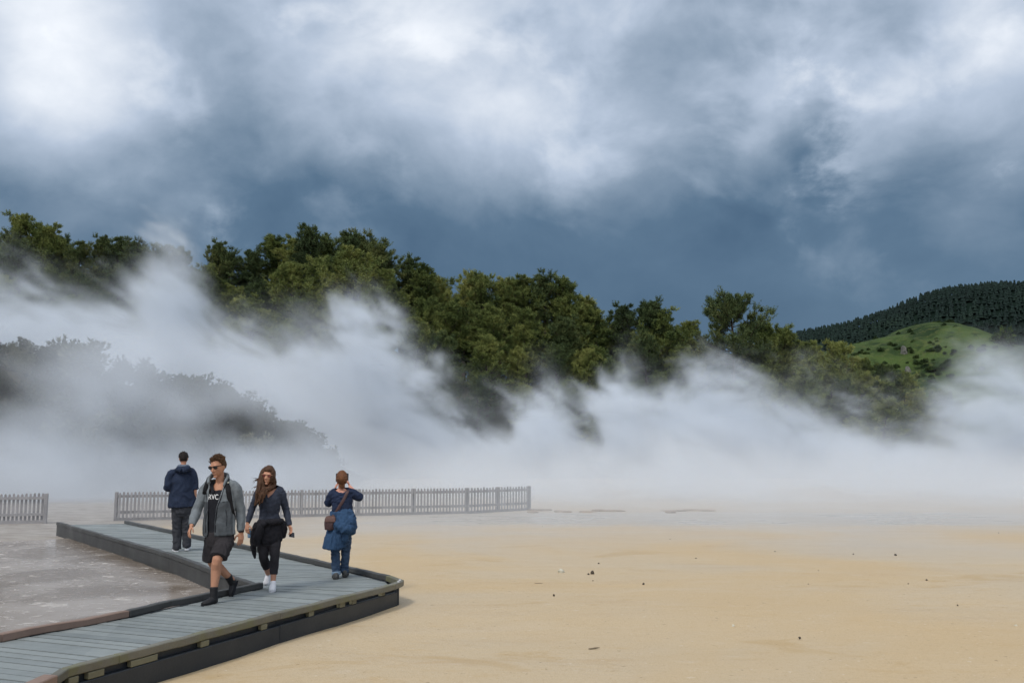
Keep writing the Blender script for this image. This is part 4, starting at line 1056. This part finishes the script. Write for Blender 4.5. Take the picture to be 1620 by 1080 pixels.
loft(bm, [J(446, 826, -.05), J(449, 838, -.02), J(448, 848, .02)], [.04, .045, .03]); loft(bm, [J(405, 829, -.06), J(402.5, 845, -.05), J(401, 862, -.03), J(403, 882, .0)], [.03, .04, .036, .015])
loft(bm, [J(407, 830, -.08), J(418, 826, -.15), J(430, 826, -.155), J(446, 824, -.09)], [.026, .034, .034, .03]); ell(bm, J(417, 829, -.16), (.045, .04, .035)); loft(bm, [J(413, 832, -.15), J(408, 846, -.15), J(406, 862, -.12)], [.04, .05, .03])
skin('tied_jacket', bm, TIED, f.root, .007, 1, .015, (12, 12, 8), fold2=.003, seed=18)
for (hl, te, an, U) in ((J(433, 927, -.06), J(430, 937.5, -.24), an_l, (0, 0, 1)), (J(424.5, 908, .36), J(420.5, 927, .22), an_r, (.1, -.75, .55))):
    up, so = bmesh.new(), bmesh.new(); shoe(up, so, hl, te, .026, .043, U, an + Vector((0, 0, .0)), .038); s_ = skin('shoe', up, WHITE, f.root, .006, 2); bobj('sole', so, WHITE, s_)
HL = pbr('long_brown_hair', (.085, .044, .026), .55, .6, 30, .6, 120)
rh = random.Random(4)
def locks(bm):
    T_ = lambda x, y, z: hc + M2 @ (Vector((x, y, z)))
    for k in range(44):
        t = k / 43; sx = -1 if k % 4 else 1
        if sx < 0:      # blown across the chest to the left of the picture
            st = T_(-.072 + rh.uniform(-.01, .015), rh.uniform(-.05, .05), rh.uniform(-.02, .08)); a = J(rh.uniform(408, 418), rh.uniform(764, 776), rh.uniform(-.16, -.02)); e = J(rh.uniform(401, 412), rh.uniform(780, 802), rh.uniform(-.20, -.10))
            m_ = st.lerp(a, .5) + Vector((-.012, -.02, 0))
        else:           # from the other temple under the chin across the throat
            st = T_(.068, rh.uniform(-.03, .03), rh.uniform(-.03, .08)); m_ = J(rh.uniform(432, 435), rh.uniform(766, 772), -.03); a = J(rh.uniform(416, 424), rh.uniform(772, 780), -.16); e = J(rh.uniform(404, 416), rh.uniform(784, 800), -.19)
        loft(bm, [st, m_, a, a.lerp(e, .5) + Vector((rh.uniform(-.02, .02), rh.uniform(-.02, .01), .01)), e], [.016, .019, .016, .011, .003], n=7)
    for k in range(9):  # loose strands in the wind
        st = J(rh.uniform(411, 416), rh.uniform(752, 772), -.05); e = st + Vector((rh.uniform(-.14, -.06), rh.uniform(-.08, .02), rh.uniform(-.08, .05))); loft(bm, [st, st.lerp(e, .5) + Vector((0, 0, .015)), e], [.006, .005, .0025], n=6)
    for k in range(14):
        a = R(20 + 140 * k / 13); st = T_(.07 * math.cos(a), .05 + .02 * math.sin(a), .0); e = st + Vector((rh.uniform(-.03, .01), .03, -.16)); loft(bm, [st, st.lerp(e, .5) + Vector((0, .02, 0)), e], [.024, .022, .010], n=7)
cap_hair(f, 'hair', hc, M2, 1.0, HL, lambda u: float(sstep(-.1, .1, u.z - .55 if u.y < -.45 and abs(u.x) < .62 else u.z + .75)), .022, .005, 4, locks)
glasses(f, hc, M2, 1.0, pbr('rose_lens', (.20, .055, .05), .15, .1, 5, spec=.6), pbr('thin_gold_frame', (.30, .16, .10), .35), True)
ph = f.world('phone', 'black phone held in the hand of the woman with long hair', 'phone', J(461.5, 846, -.11)); bm = bmesh.new(); box(bm, Vector((0, 0, 0)), .072, .135, .010, Matrix.Rotation(R(20), 3, 'X') @ Matrix.Rotation(R(12), 3, 'Y'), bev=.003); ca = bobj('case', bm, BLACK, ph)
bm = bmesh.new(); box(bm, Vector((0, 0, .0065)), .064, .125, .002, Matrix.Rotation(R(20), 3, 'X') @ Matrix.Rotation(R(12), 3, 'Y')); bobj('screen', bm, pbr('dark_glass', (.01, .01, .012), .1, .1), ph)
bt_ = f.world('bottle', 'small blue bottle held down beside the leg of the woman with long hair', 'bottle', J(395.5, 845, -.03)); bm = bmesh.new(); loft(bm, [(0, 0, -.045), (0, 0, .03), (0, 0, .05)], [(.03, .03), (.03, .03), (.014, .014)], dome=.15); bobj('body', bm, pbr('blue_plastic', (.16, .26, .40), .3), bt_, True)
bm = bmesh.new(); loft(bm, [(0, 0, .055), (0, 0, .075)], [.016, .016], dome=.1); bobj('cap', bm, pbr('pale_cap', (.5, .55, .6), .4), bt_, True)

# ---- 3: man in the navy jacket seen from behind
f = Fig(287, 872, 'man in navy jacket and dark trousers seen from behind, walking away'); J = f.J
hc = J(290.5, 725.5, .02); sh_l = J(270.5, 750, 0); sh_r = J(304, 748, 0); el_l = J(265.5, 770, -.02); wr_l = J(270, 774, .26); el_r = J(308, 775, -.02); wr_r = J(307, 797, .03)
hip_l = J(281, 803, 0); hip_r = J(296, 803, 0); kn_l = J(280.3, 834, .05); an_l = J(280, 866, .08); kn_r = J(295.5, 833, .02); an_r = J(295, 863, .05)
bm = bmesh.new(); M3 = head(bm, hc, R(176), R(6), .98)
loft(bm, [J(289.5, 750, 0), J(290, 742, 0), J(290.3, 733, .01)], [.058, .052, .05])
loft(bm, [J(288.5, 808, 0), J(288, 795, 0), J(288, 780, 0), J(288, 765, 0), J(288, 752, 0)], [(.13, .085), (.13, .085), (.13, .09), (.15, .10), (.14, .08)])
for a, b, c in ((sh_l, el_l, wr_l), (sh_r, el_r, wr_r)): loft(bm, [a, a.lerp(b, .5), b, b.lerp(c, .4), c], [.05, .045, .04, .038, .026])
hand(bm, wr_l, J(277, 774, .36) - wr_l, (0, .3, -1), (1, 0, 0), 1, .6); hand(bm, wr_r, J(305.5, 812, .06) - wr_r, (-1, .2, 0), (0, 1, 0), 1.0, .5)
for h, k, a in ((hip_l, kn_l, an_l), (hip_r, kn_r, an_r)): loft(bm, [h, h.lerp(k, .5), k, k.lerp(a, .35), a], [.085, .07, .055, .055, .036])
skin('body', bm, SKIN, f.root, .007, 3)
NAVY = cloth('navy_shell', (.022, .032, .060)); TROU = cloth('charcoal_trousers', (.045, .047, .055)); HOOD = cloth('faded_hood_lining', (.14, .17, .22))
bm = bmesh.new(); loft(bm, [J(288.5, 801, 0), J(288.5, 793, 0), J(288, 778, 0), J(288, 762, 0), J(288, 752, 0), J(288.5, 746, 0), J(289, 742, .0)], [(.255, .17), (.245, .165), (.215, .155), (.20, .145), (.175, .12), (.12, .095), (.08, .07)], dome=.1)
NB = J(288.5, 745, 0)
loft(bm, [sh_l.lerp(NB, .5), sh_l.lerp(NB, .12), sh_l.lerp(el_l, .2), sh_l.lerp(el_l, .6), el_l, el_l.lerp(wr_l, .3)], [.075, .078, .082, .08, .076, .07], dome=.2); loft(bm, [sh_r.lerp(NB, .5), sh_r.lerp(NB, .12), sh_r.lerp(el_r, .2), sh_r.lerp(el_r, .6), el_r.lerp(sh_r, .05)], [.075, .078, .082, .078, .07], dome=.2)
jk = skin('jacket', bm, NAVY, f.root, .007, 2, .016, (8, 8, 4.5), fold2=.003, seed=21)
bm = bmesh.new(); loft(bm, [J(279, 745, -.04), J(283, 742, -.13), J(289.5, 745, -.17), J(296, 741, -.13), J(302, 744, -.04)], [.035, .05, .055, .05, .03]); skin('hood', bm, NAVY, jk, .009, 2, .008)
bm = bmesh.new(); loft(bm, [J(282, 738.5, .02), J(285, 737, -.08), J(290, 737.5, -.11), J(295, 737, -.08), J(298.5, 738.5, .02)], [(.03, .03)] * 5); skin('collar', bm, HOOD, jk, .009, 2, .005)
bm = bmesh.new(); loft(bm, [J(288.5, 795, 0), J(288.5, 804, 0), J(288.5, 811, 0)], [(.165, .135), (.172, .145), (.16, .14)])
for h, k, a in ((hip_l, kn_l, an_l), (hip_r, kn_r, an_r)): loft(bm, [h, h.lerp(k, .5), k, k.lerp(a, .5), a + Vector((0, -.01, -.02))], [.105, .098, .085, .078, .076], dome=.1)
skin('trousers', bm, TROU, f.root, .007, 2, .012, (9, 9, 9), seed=25)
for (hl, te, an) in ((J(279.5, 874, -.0), J(276, 869.5, .28), an_l), (J(295, 870.3, -.02), J(298, 866, .24), an_r)):
    up, so = bmesh.new(), bmesh.new(); shoe(up, so, hl, te, .034, .052, (0, 0, 1), an, .045); s_ = skin('shoe', up, BOOT, f.root, .007, 2); bobj('sole', so, WHITE, s_)
HD = pbr('short_dark_hair', (.022, .017, .015), .65, .5, 45, .8, 90)
cap_hair(f, 'hair', hc, M3, .98, HD, lambda u: float(sstep(-.08, .08, u.z + (.45 if u.y > 0 else -.35) - (.5 if abs(u.x) > .85 else 0))), .012, .004, 6, swept(160, .5, .1, .028, .007, 5, M3, .98, -.3), voxel=.005)

# ---- 4: woman photographing the steam
f = Fig(537, 915, 'woman seen from behind with hair in a bun, arms raised, blue jacket round her waist'); J = f.J
hc = J(540.8, 757.5, .02); sh_l = J(526.5, 781, 0); sh_r = J(554, 779, 0); el_l = J(519.5, 796, .10); wr_l = J(529.5, 776, .30); el_r = J(569, 787, .06); wr_r = J(553.5, 770, .29)
hip_l = J(531.5, 838, 0); hip_r = J(547, 838, 0); kn_l = J(530.5, 873, .06); an_l = J(532, 908, .05); kn_r = J(547, 871, .10); an_r = J(544.5, 904, .14)
bm = bmesh.new(); M4 = head(bm, hc, R(180), R(2), .96)
loft(bm, [J(539.5, 780, 0), J(540, 772, 0), J(540.5, 764, .0)], [.056, .046, .044])
loft(bm, [J(539.5, 845, 0), J(540, 835, 0), J(541, 812, 0), J(540.5, 795, 0), J(540, 782, 0), J(540, 776, .0)], [(.15, .105), (.155, .11), (.11, .085), (.125, .095), (.125, .075), (.08, .05)])
for a, b, c in ((sh_l, el_l, wr_l), (sh_r, el_r, wr_r)): loft(bm, [a.lerp(J(540, 777, 0), .4), a.lerp(b, .14), a.lerp(b, .5), b, b.lerp(c, .4), c], [.040, .044, .042, .037, .036, .025])
hand(bm, wr_l, J(533, 762, .36) - wr_l, (1, .1, 0), (0, -.8, .5), .9, .5); hand(bm, wr_r, J(549.5, 760, .36) - wr_r, (-1, .1, 0), (0, -.8, .5), .9, .5)
for h, k, a in ((hip_l, kn_l, an_l), (hip_r, kn_r, an_r)): loft(bm, [h, h.lerp(k, .5), k, k.lerp(a, .35), a], [.085, .072, .055, .055, .036])
skin('body', bm, SKIN2, f.root, .0065, 3)
NT = cloth('navy_top', (.022, .032, .066)); JEAN = cloth('blue_jeans', (.05, .082, .14), .35); BLUE = cloth('bright_blue_jacket', (.032, .068, .135), .25); GSH = pbr('grey_shoe', (.09, .09, .09), .8, .4, 30); CUFF = cloth('pale_cuff', (.20, .28, .38))
nk = f.poly([(529.5, 770), (530.5, 776), (536, 779), (543, 779.5), (549, 776), (551, 770)])
bm = bmesh.new(); loft(bm, [J(541, 822, 0), J(541.5, 812, 0), J(541, 800, 0), J(540.5, 790, 0), J(540.3, 782, 0), J(540.3, 776, .0), J(540.3, 772, 0)], [(.165, .12), (.150, .112), (.150, .115), (.156, .115), (.158, .098), (.12, .075), (.07, .055)], dome=.1)
for a, b, c, e in ((sh_l, el_l, wr_l, .12), (sh_r, el_r, wr_r, .10)): loft(bm, [a.lerp(J(540.3, 775, 0), .5), a.lerp(J(540.3, 775, 0), .12), a.lerp(b, .2), a.lerp(b, .5), b, b.lerp(c, e)], [.058, .062, .065, .064, .060, .052], dome=.2)
nt_ = skin('top', bm, NT, f.root, .007, 2, .011, (10, 10, 12), cut=lambda p, n: n.y < .5 and p.y < .03 and inpoly(p.x, p.z, nk), thick=.008, seed=31)
bm = bmesh.new(); loft(bm, [J(540, 830, 0), J(539.5, 843, 0)], [(.165, .12), (.165, .125)])
for h, k, a in ((hip_l, kn_l, an_l), (hip_r, kn_r, an_r)): loft(bm, [h, h.lerp(k, .5), k, k.lerp(a, .5), k.lerp(a, .95)], [.094, .082, .065, .060, .054], dome=.1)
je = skin('jeans', bm, JEAN, f.root, .007, 2, .010, (9, 9, 13), seed=35)
bm = bmesh.new(); loft(bm, [kn_l.lerp(an_l, .88), kn_l.lerp(an_l, 1.02)], [.066, .066], dome=.1); bobj('cuff', bm, CUFF, je, True); bm = bmesh.new(); loft(bm, [kn_r.lerp(an_r, .88), kn_r.lerp(an_r, 1.02)], [.066, .066], dome=.1); bobj('cuff', bm, JEAN, je, True)
bm = bmesh.new()
loft(bm, [J(545, 812, -.02), J(545, 818, -.06), J(545.5, 828, -.10), J(544, 838, -.12), J(541, 846, -.12)], [(.135, .11), (.15, .12), (.165, .12), (.17, .11), (.10, .06)], dome=.4)
loft(bm, [J(541.5, 810, 0), J(541, 822, 0)], [(.165, .128), (.18, .14)], dome=.2)
loft(bm, [J(532, 826, -.10), J(540, 834, -.20), J(551, 838, -.21), J(558, 834, -.12)], [.05, .07, .07, .045]); loft(bm, [J(548, 814, -.12), J(556, 822, -.14), J(558, 832, -.10)], [.04, .05, .04])
loft(bm, [J(549, 840, -.17), J(546, 850, -.16), J(545, 860, -.14)], [.06, .05, .022])
bj = skin('tied_jacket', bm, BLUE, f.root, .007, 1, .020, (10, 10, 9), fold2=.003, seed=38)
bm = bmesh.new(); loft(bm, [J(531, 834, -.02), J(529.5, 846, -.03), J(527.5, 858, -.04), J(526.5, 867.5, -.04)], [(.10, .13), (.12, .15), (.135, .16), (.145, .165)], dome=.05)
loft(bm, [J(536, 838, -.06), J(536.5, 850, -.08), J(537.5, 866, -.08)], [(.09, .10), (.09, .11), (.085, .10)], dome=.05); skin('jacket_skirt', bm, BLUE, bj, .007, 1, .014, (14, 14, 3), fold2=.002, seed=41)
for (hl, te, an) in ((J(531.5, 917.5, -.05), J(530, 912.5, .21), an_l), (J(545, 912.8, .05), J(547.5, 908.5, .30), an_r)):
    up, so = bmesh.new(), bmesh.new(); shoe(up, so, hl, te, .028, .048, (0, 0, 1), an, .046); s_ = skin('shoe', up, GSH, f.root, .007, 2, .003); bobj('sole', so, pbr('dark_sole', (.05, .05, .05), .9), s_)
HR = pbr('red_brown_hair', (.16, .068, .032), .55, .6, 40, .8, 100)
def bun(bm):
    ell(bm, hc + Vector((0, -.105, .0)), (.055, .045, .05), None, 3)
    for k in range(10): a = k * .63; loft(bm, [hc + Vector((.07 * math.cos(a), -.05, .085 * math.sin(a))), hc + Vector((.03 * math.cos(a), -.135, .03 * math.sin(a))), hc + Vector((-.02 * math.cos(a), -.15, -.02 * math.sin(a)))], [.016, .018, .012], n=7)
    for k in range(6): st = hc + Vector((-.04 + .016 * k, -.085, -.06)); loft(bm, [st, st + Vector((.004, -.005, -.05)), st + Vector((0, .005, -.10))], [.008, .006, .002], n=6)
cap_hair(f, 'hair', hc, M4, .96, HR, lambda u: float(sstep(-.08, .08, u.z + (.62 if u.y > 0 else -.35) - (.55 if abs(u.x) > .86 and u.y < .3 else 0))), .014, .005, 8, bun)
pc = f.world('phone', 'dark phone held up in both hands of the woman with the bun', 'phone', J(541.3, 755.3, .42)); bm = bmesh.new(); box(bm, Vector((0, 0, 0)), .19, .010, .125, None, bev=.003); bobj('case', bm, BLACK, pc)
bm = bmesh.new(); box(bm, Vector((0, -.0062, 0)), .176, .002, .112); bobj('screen', bm, pbr('dim_screen', (.05, .06, .08), .15, .1), pc)
bg_ = f.world('shoulder_bag', 'brown shoulder bag worn across the back of the woman with the bun', 'bag', J(522.5, 828, -.13)); BAG = pbr('brown_leather', (.085, .050, .050), .6, .35, 12, .3, 60)
o0 = J(522.5, 828, -.13)
bm = bmesh.new(); loft(bm, [J(522, 837, -.13) - o0, J(522, 830, -.13) - o0, J(522.5, 822, -.13) - o0, J(523, 818, -.12) - o0], [(.075, .045), (.080, .055), (.075, .05), (.062, .035)], dome=.4); skin('pouch', bm, BAG, bg_, .007, 2, .006)
bm = bmesh.new(); loft(bm, [J(522.3, 826, -.185) - o0, J(522.6, 820, -.175) - o0, J(523, 817, -.14) - o0], [(.076, .008), (.074, .008), (.064, .012)], dome=.2); bobj('flap', bm, pbr('worn_leather', (.13, .075, .065), .6, .35, 12), bg_, True)
bm = bmesh.new(); pts = [J(525.5, 818, -.12)] + [f.surf(nt_, *q, .006) for q in ((531.5, 811), (536, 803), (541, 795), (546, 786), (549.5, 778))] + [J(551.5, 773.5, -.01), J(551, 776, .08)]
loft(bm, [p - o0 for p in pts], [(.022, .006)] * len(pts), side=(1, 0, 0)); bobj('strap', bm, BAG, bg_, True)
# ------------------------------------------------------------------ steam: density grids filled from fields
def steam_mat(name, dens, col=(.915, .953, 1.0), aniso=.1):
    m = bpy.data.materials.new(name); m.use_nodes = True; nt = m.node_tree; nt.nodes.clear()
    o = nt.nodes.new('ShaderNodeOutputMaterial'); v = nt.nodes.new('ShaderNodeVolumePrincipled')
    v.inputs['Color'].default_value = (*col, 1); v.inputs['Density'].default_value = dens; v.inputs['Anisotropy'].default_value = aniso
    v.inputs['Density Attribute'].default_value = 'density'
    nt.links.new(v.outputs[0], o.inputs['Volume']); return m
def steam(name, lo, hi, voxel, field, m, label):
    vd = bpy.data.volumes.new(name); o = bpy.data.objects.new(name, vd); COL.objects.link(o)
    ng = bpy.data.node_groups.new(name + '_field', 'GeometryNodeTree')
    ng.interface.new_socket('Geometry', in_out='INPUT', socket_type='NodeSocketGeometry')
    ng.interface.new_socket('Geometry', in_out='OUTPUT', socket_type='NodeSocketGeometry')
    go = ng.nodes.new('NodeGroupOutput'); vc = ng.nodes.new('GeometryNodeVolumeCube')
    vc.inputs['Min'].default_value = lo; vc.inputs['Max'].default_value = hi
    if not isinstance(voxel, tuple): voxel = (voxel,) * 3
    for ax, k in zip('XYZ', range(3)): vc.inputs['Resolution ' + ax].default_value = max(2, int((hi[k] - lo[k]) / voxel[k]))
    P = ng.nodes.new('GeometryNodeInputPosition').outputs[0]
    ng.links.new(field(ng, P).s, vc.inputs['Density'])
    sm_ = ng.nodes.new('GeometryNodeSetMaterial'); sm_.inputs['Material'].default_value = m
    ng.links.new(vc.outputs[0], sm_.inputs[0]); ng.links.new(sm_.outputs[0], go.inputs[0])
    md = o.modifiers.new('field', 'NODES'); md.node_group = ng
    vd.materials.append(m)
    return tag(o, label, 'steam', kind='stuff')
def warp(ng, P, scale, detail, amp, v):
    wn = ng.nodes.new('ShaderNodeSeparateXYZ'); ng.links.new(noise(ng, P, scale, detail, .5, 0, color=True), wn.inputs[0])
    return [a + (X(ng, o) - .5) * k for a, o, k in zip(v, wn.outputs, amp)]

def plume(ng, P):
    x, y, z = xyz(ng, P)
    # two scales of swirl; little change along the depth, so that the eddies stay readable
    a, b, c = warp(ng, vec(ng, x, y * .35, z), .085, 2, (8, 3, 6), (x + z * .7, y * .35, z))
    Q0 = vec(ng, a, b, c)
    a2, b2, c2 = warp(ng, Q0, .30, 3, (2.4, 1, 2.2), (a, b, c))
    Q = vec(ng, a2, b2, c2)
    n1 = noise(ng, Q, .105, 7, .58); n2 = noise(ng, Q, .30, 6, .60); n3 = noise(ng, Q, .75, 5, .62)
    top = (x + (n1 - .5) * 6.0).curve(PLUME_TOP, -60, 60, 0, 24)
    h = top - z                                                     # metres below the torn upper edge
    f = (n1 - .5) * 2.4 + (n2 - .5) * 1.6 + (n3 - .5) * .7          # about -1 .. 1
    thick = (h * .27 + .30 + f * 1.7 + (n3 - .5) * .5)                             # > 0 inside
    d = thick.sm(0.0, 1.5)
    d = d * (f * .75 + (n3 - .5) * .9 + h * .055 + .22).max(0.015)
    d = d + (h + 3.2 + f * 3.0).sm(0.0, 6.0) * (n1 * .8 + .1) * .075          # thin halo of vapour above the edge
    low = (z * -1.0 + f * 2.2).sm(-5.0, -1.0)
    d = d + low * .40
    e = ((y - 74.5) * (1.0 / 3.6)); fall = (e * e * -1.0).exp()
    return d * fall * y.sm(66, 69) * y.sm(83.5, 80) * x.sm(-60, -54) * x.sm(60, 54)
PLUME_TOP = [(-60, 16.0), (-41.5, 17.0), (-34, 15.0), (-30.8, 15.4), (-29.2, 20.2), (-27.6, 20.6), (-26.2, 15.4), (-23.6, 13.2), (-17, 12.4), (-12.3, 14.0), (-8.7, 12.2), (-6.2, 9.0), (-3, 7.0), (-.5, 6.8), (2.6, 8.6), (5.6, 6.0), (9.2, 9.8), (11, 7.8),
             (14, 8.0), (18, 8.0), (23, 8.0), (27, 6.4), (32, 5.0), (35, 7.0), (39.5, 10.4), (45, 9.6), (60, 8)]
if STEAM:
    steam('steam', (-60, 66, 0), (60, 83.5, 24.5), (.26, .6, .26), plume, steam_mat('plume_steam', .85), 'tall torn white plume of steam drifting up in front of the pines')

def bank(ng, P):
    x, y, z = xyz(ng, P)
    a, b, c = warp(ng, vec(ng, x, y * .5, z), .2, 3, (5, 2, 3.5), (x + z * .6, y * .5, z))
    Q = vec(ng, a, b, c)
    n1 = noise(ng, Q, .16, 6, .6); n2 = noise(ng, Q, .5, 5, .6)
    top = x.curve([(-30, 2.2), (-14, 1.8), (-9, 2.6), (0, 2.7), (10, 2.6), (22, 2.8), (40, 3.2)], -30, 40, 0, 6)
    f = (n1 - .5) * 2.6 + (n2 - .5) * 1.3
    d = ((top - z) * .42 + f * 1.5).sm(-.1, 1.5) * (f * .45 + .55).max(.05)
    left = x.sm(-15, -5) * .95 + .05
    return d * left * y.sm(35.5, 41) * y.sm(64, 58) * x.sm(40, 36) * x.sm(-30, -27)
if STEAM:
    steam('steam', (-30, 35.5, 0), (40, 64, 7), (.3, .45, .26), bank, steam_mat('bank_steam', .26), 'low dense bank of steam lying behind the fence and terrace edge')

def veil(ng, P):
    x, y, z = xyz(ng, P)
    a, b, c = warp(ng, vec(ng, x, y * .5, z), .16, 3, (6, 2, 4), (x + z * .8, y * .5, z))
    Q = vec(ng, a, b, c)
    n1 = noise(ng, Q, .15, 6, .58); n2 = noise(ng, Q, .5, 5, .6)
    d = (n1 * .85 + n2 * .3 - .07).sm(.36, .70)
    q0 = (n1 - .5) * 3.0 + (n2 - .5) * 2.5 - .35
    for (hx_, hz_, rx_, rz_) in ((-22.6, 6.0, 4.2, 2.3), (-11.6, 3.1, 3.4, 1.4), (-14.9, 5.4, 1.5, .8)):
        q = (x - hx_) * (1 / rx_); r = (z - hz_) * (1 / rz_); d = d * ((q * q + r * r + q0).max(0.0) * -1.0)._m('EXPONENT')._m('MULTIPLY', -.95)._m('ADD', 1.0)
    q = (x + 17.6) * (1 / 3.2); r = (z - 6.2) * (1 / 1.8); d = d + ((q * q + r * r) * -1.0).exp() * n1 * 1.1 + z.sm(3.4, .6) * (n1 * 1.2 + n2 * .6) * .62
    return d * z.sm(9.5, 5.0) * y.sm(36, 39) * y.sm(46, 43) * x.sm(-45, -40) * x.sm(-5, -11)
if STEAM:
    steam('steam', (-45, 36, 0), (-4, 46, 9.5), (.3, .5, .3), veil, steam_mat('veil_steam', .32), 'thin grey veil of steam drifting over the scrub bank')

def mist(ng, P):
    x, y, z = xyz(ng, P)
    n1 = noise(ng, vec(ng, x, y * .7, z * 1.5), .22, 5, .6, .5)
    d = (n1.sm(.34, .72) * .9 + .2) * z.sm(2.6, .3)
    return d * y.sm(13, 35) * y.sm(41, 38) * (x.sm(-12, 2) * .65 + .35) * x.sm(-26, -22) * x.sm(42, 36)
if STEAM:
    steam('steam', (-26, 12, 0), (42, 41, 2.6), (.35, .5, .2), mist, steam_mat('mist_steam', .10), 'thin mist hugging the terrace around the fence')
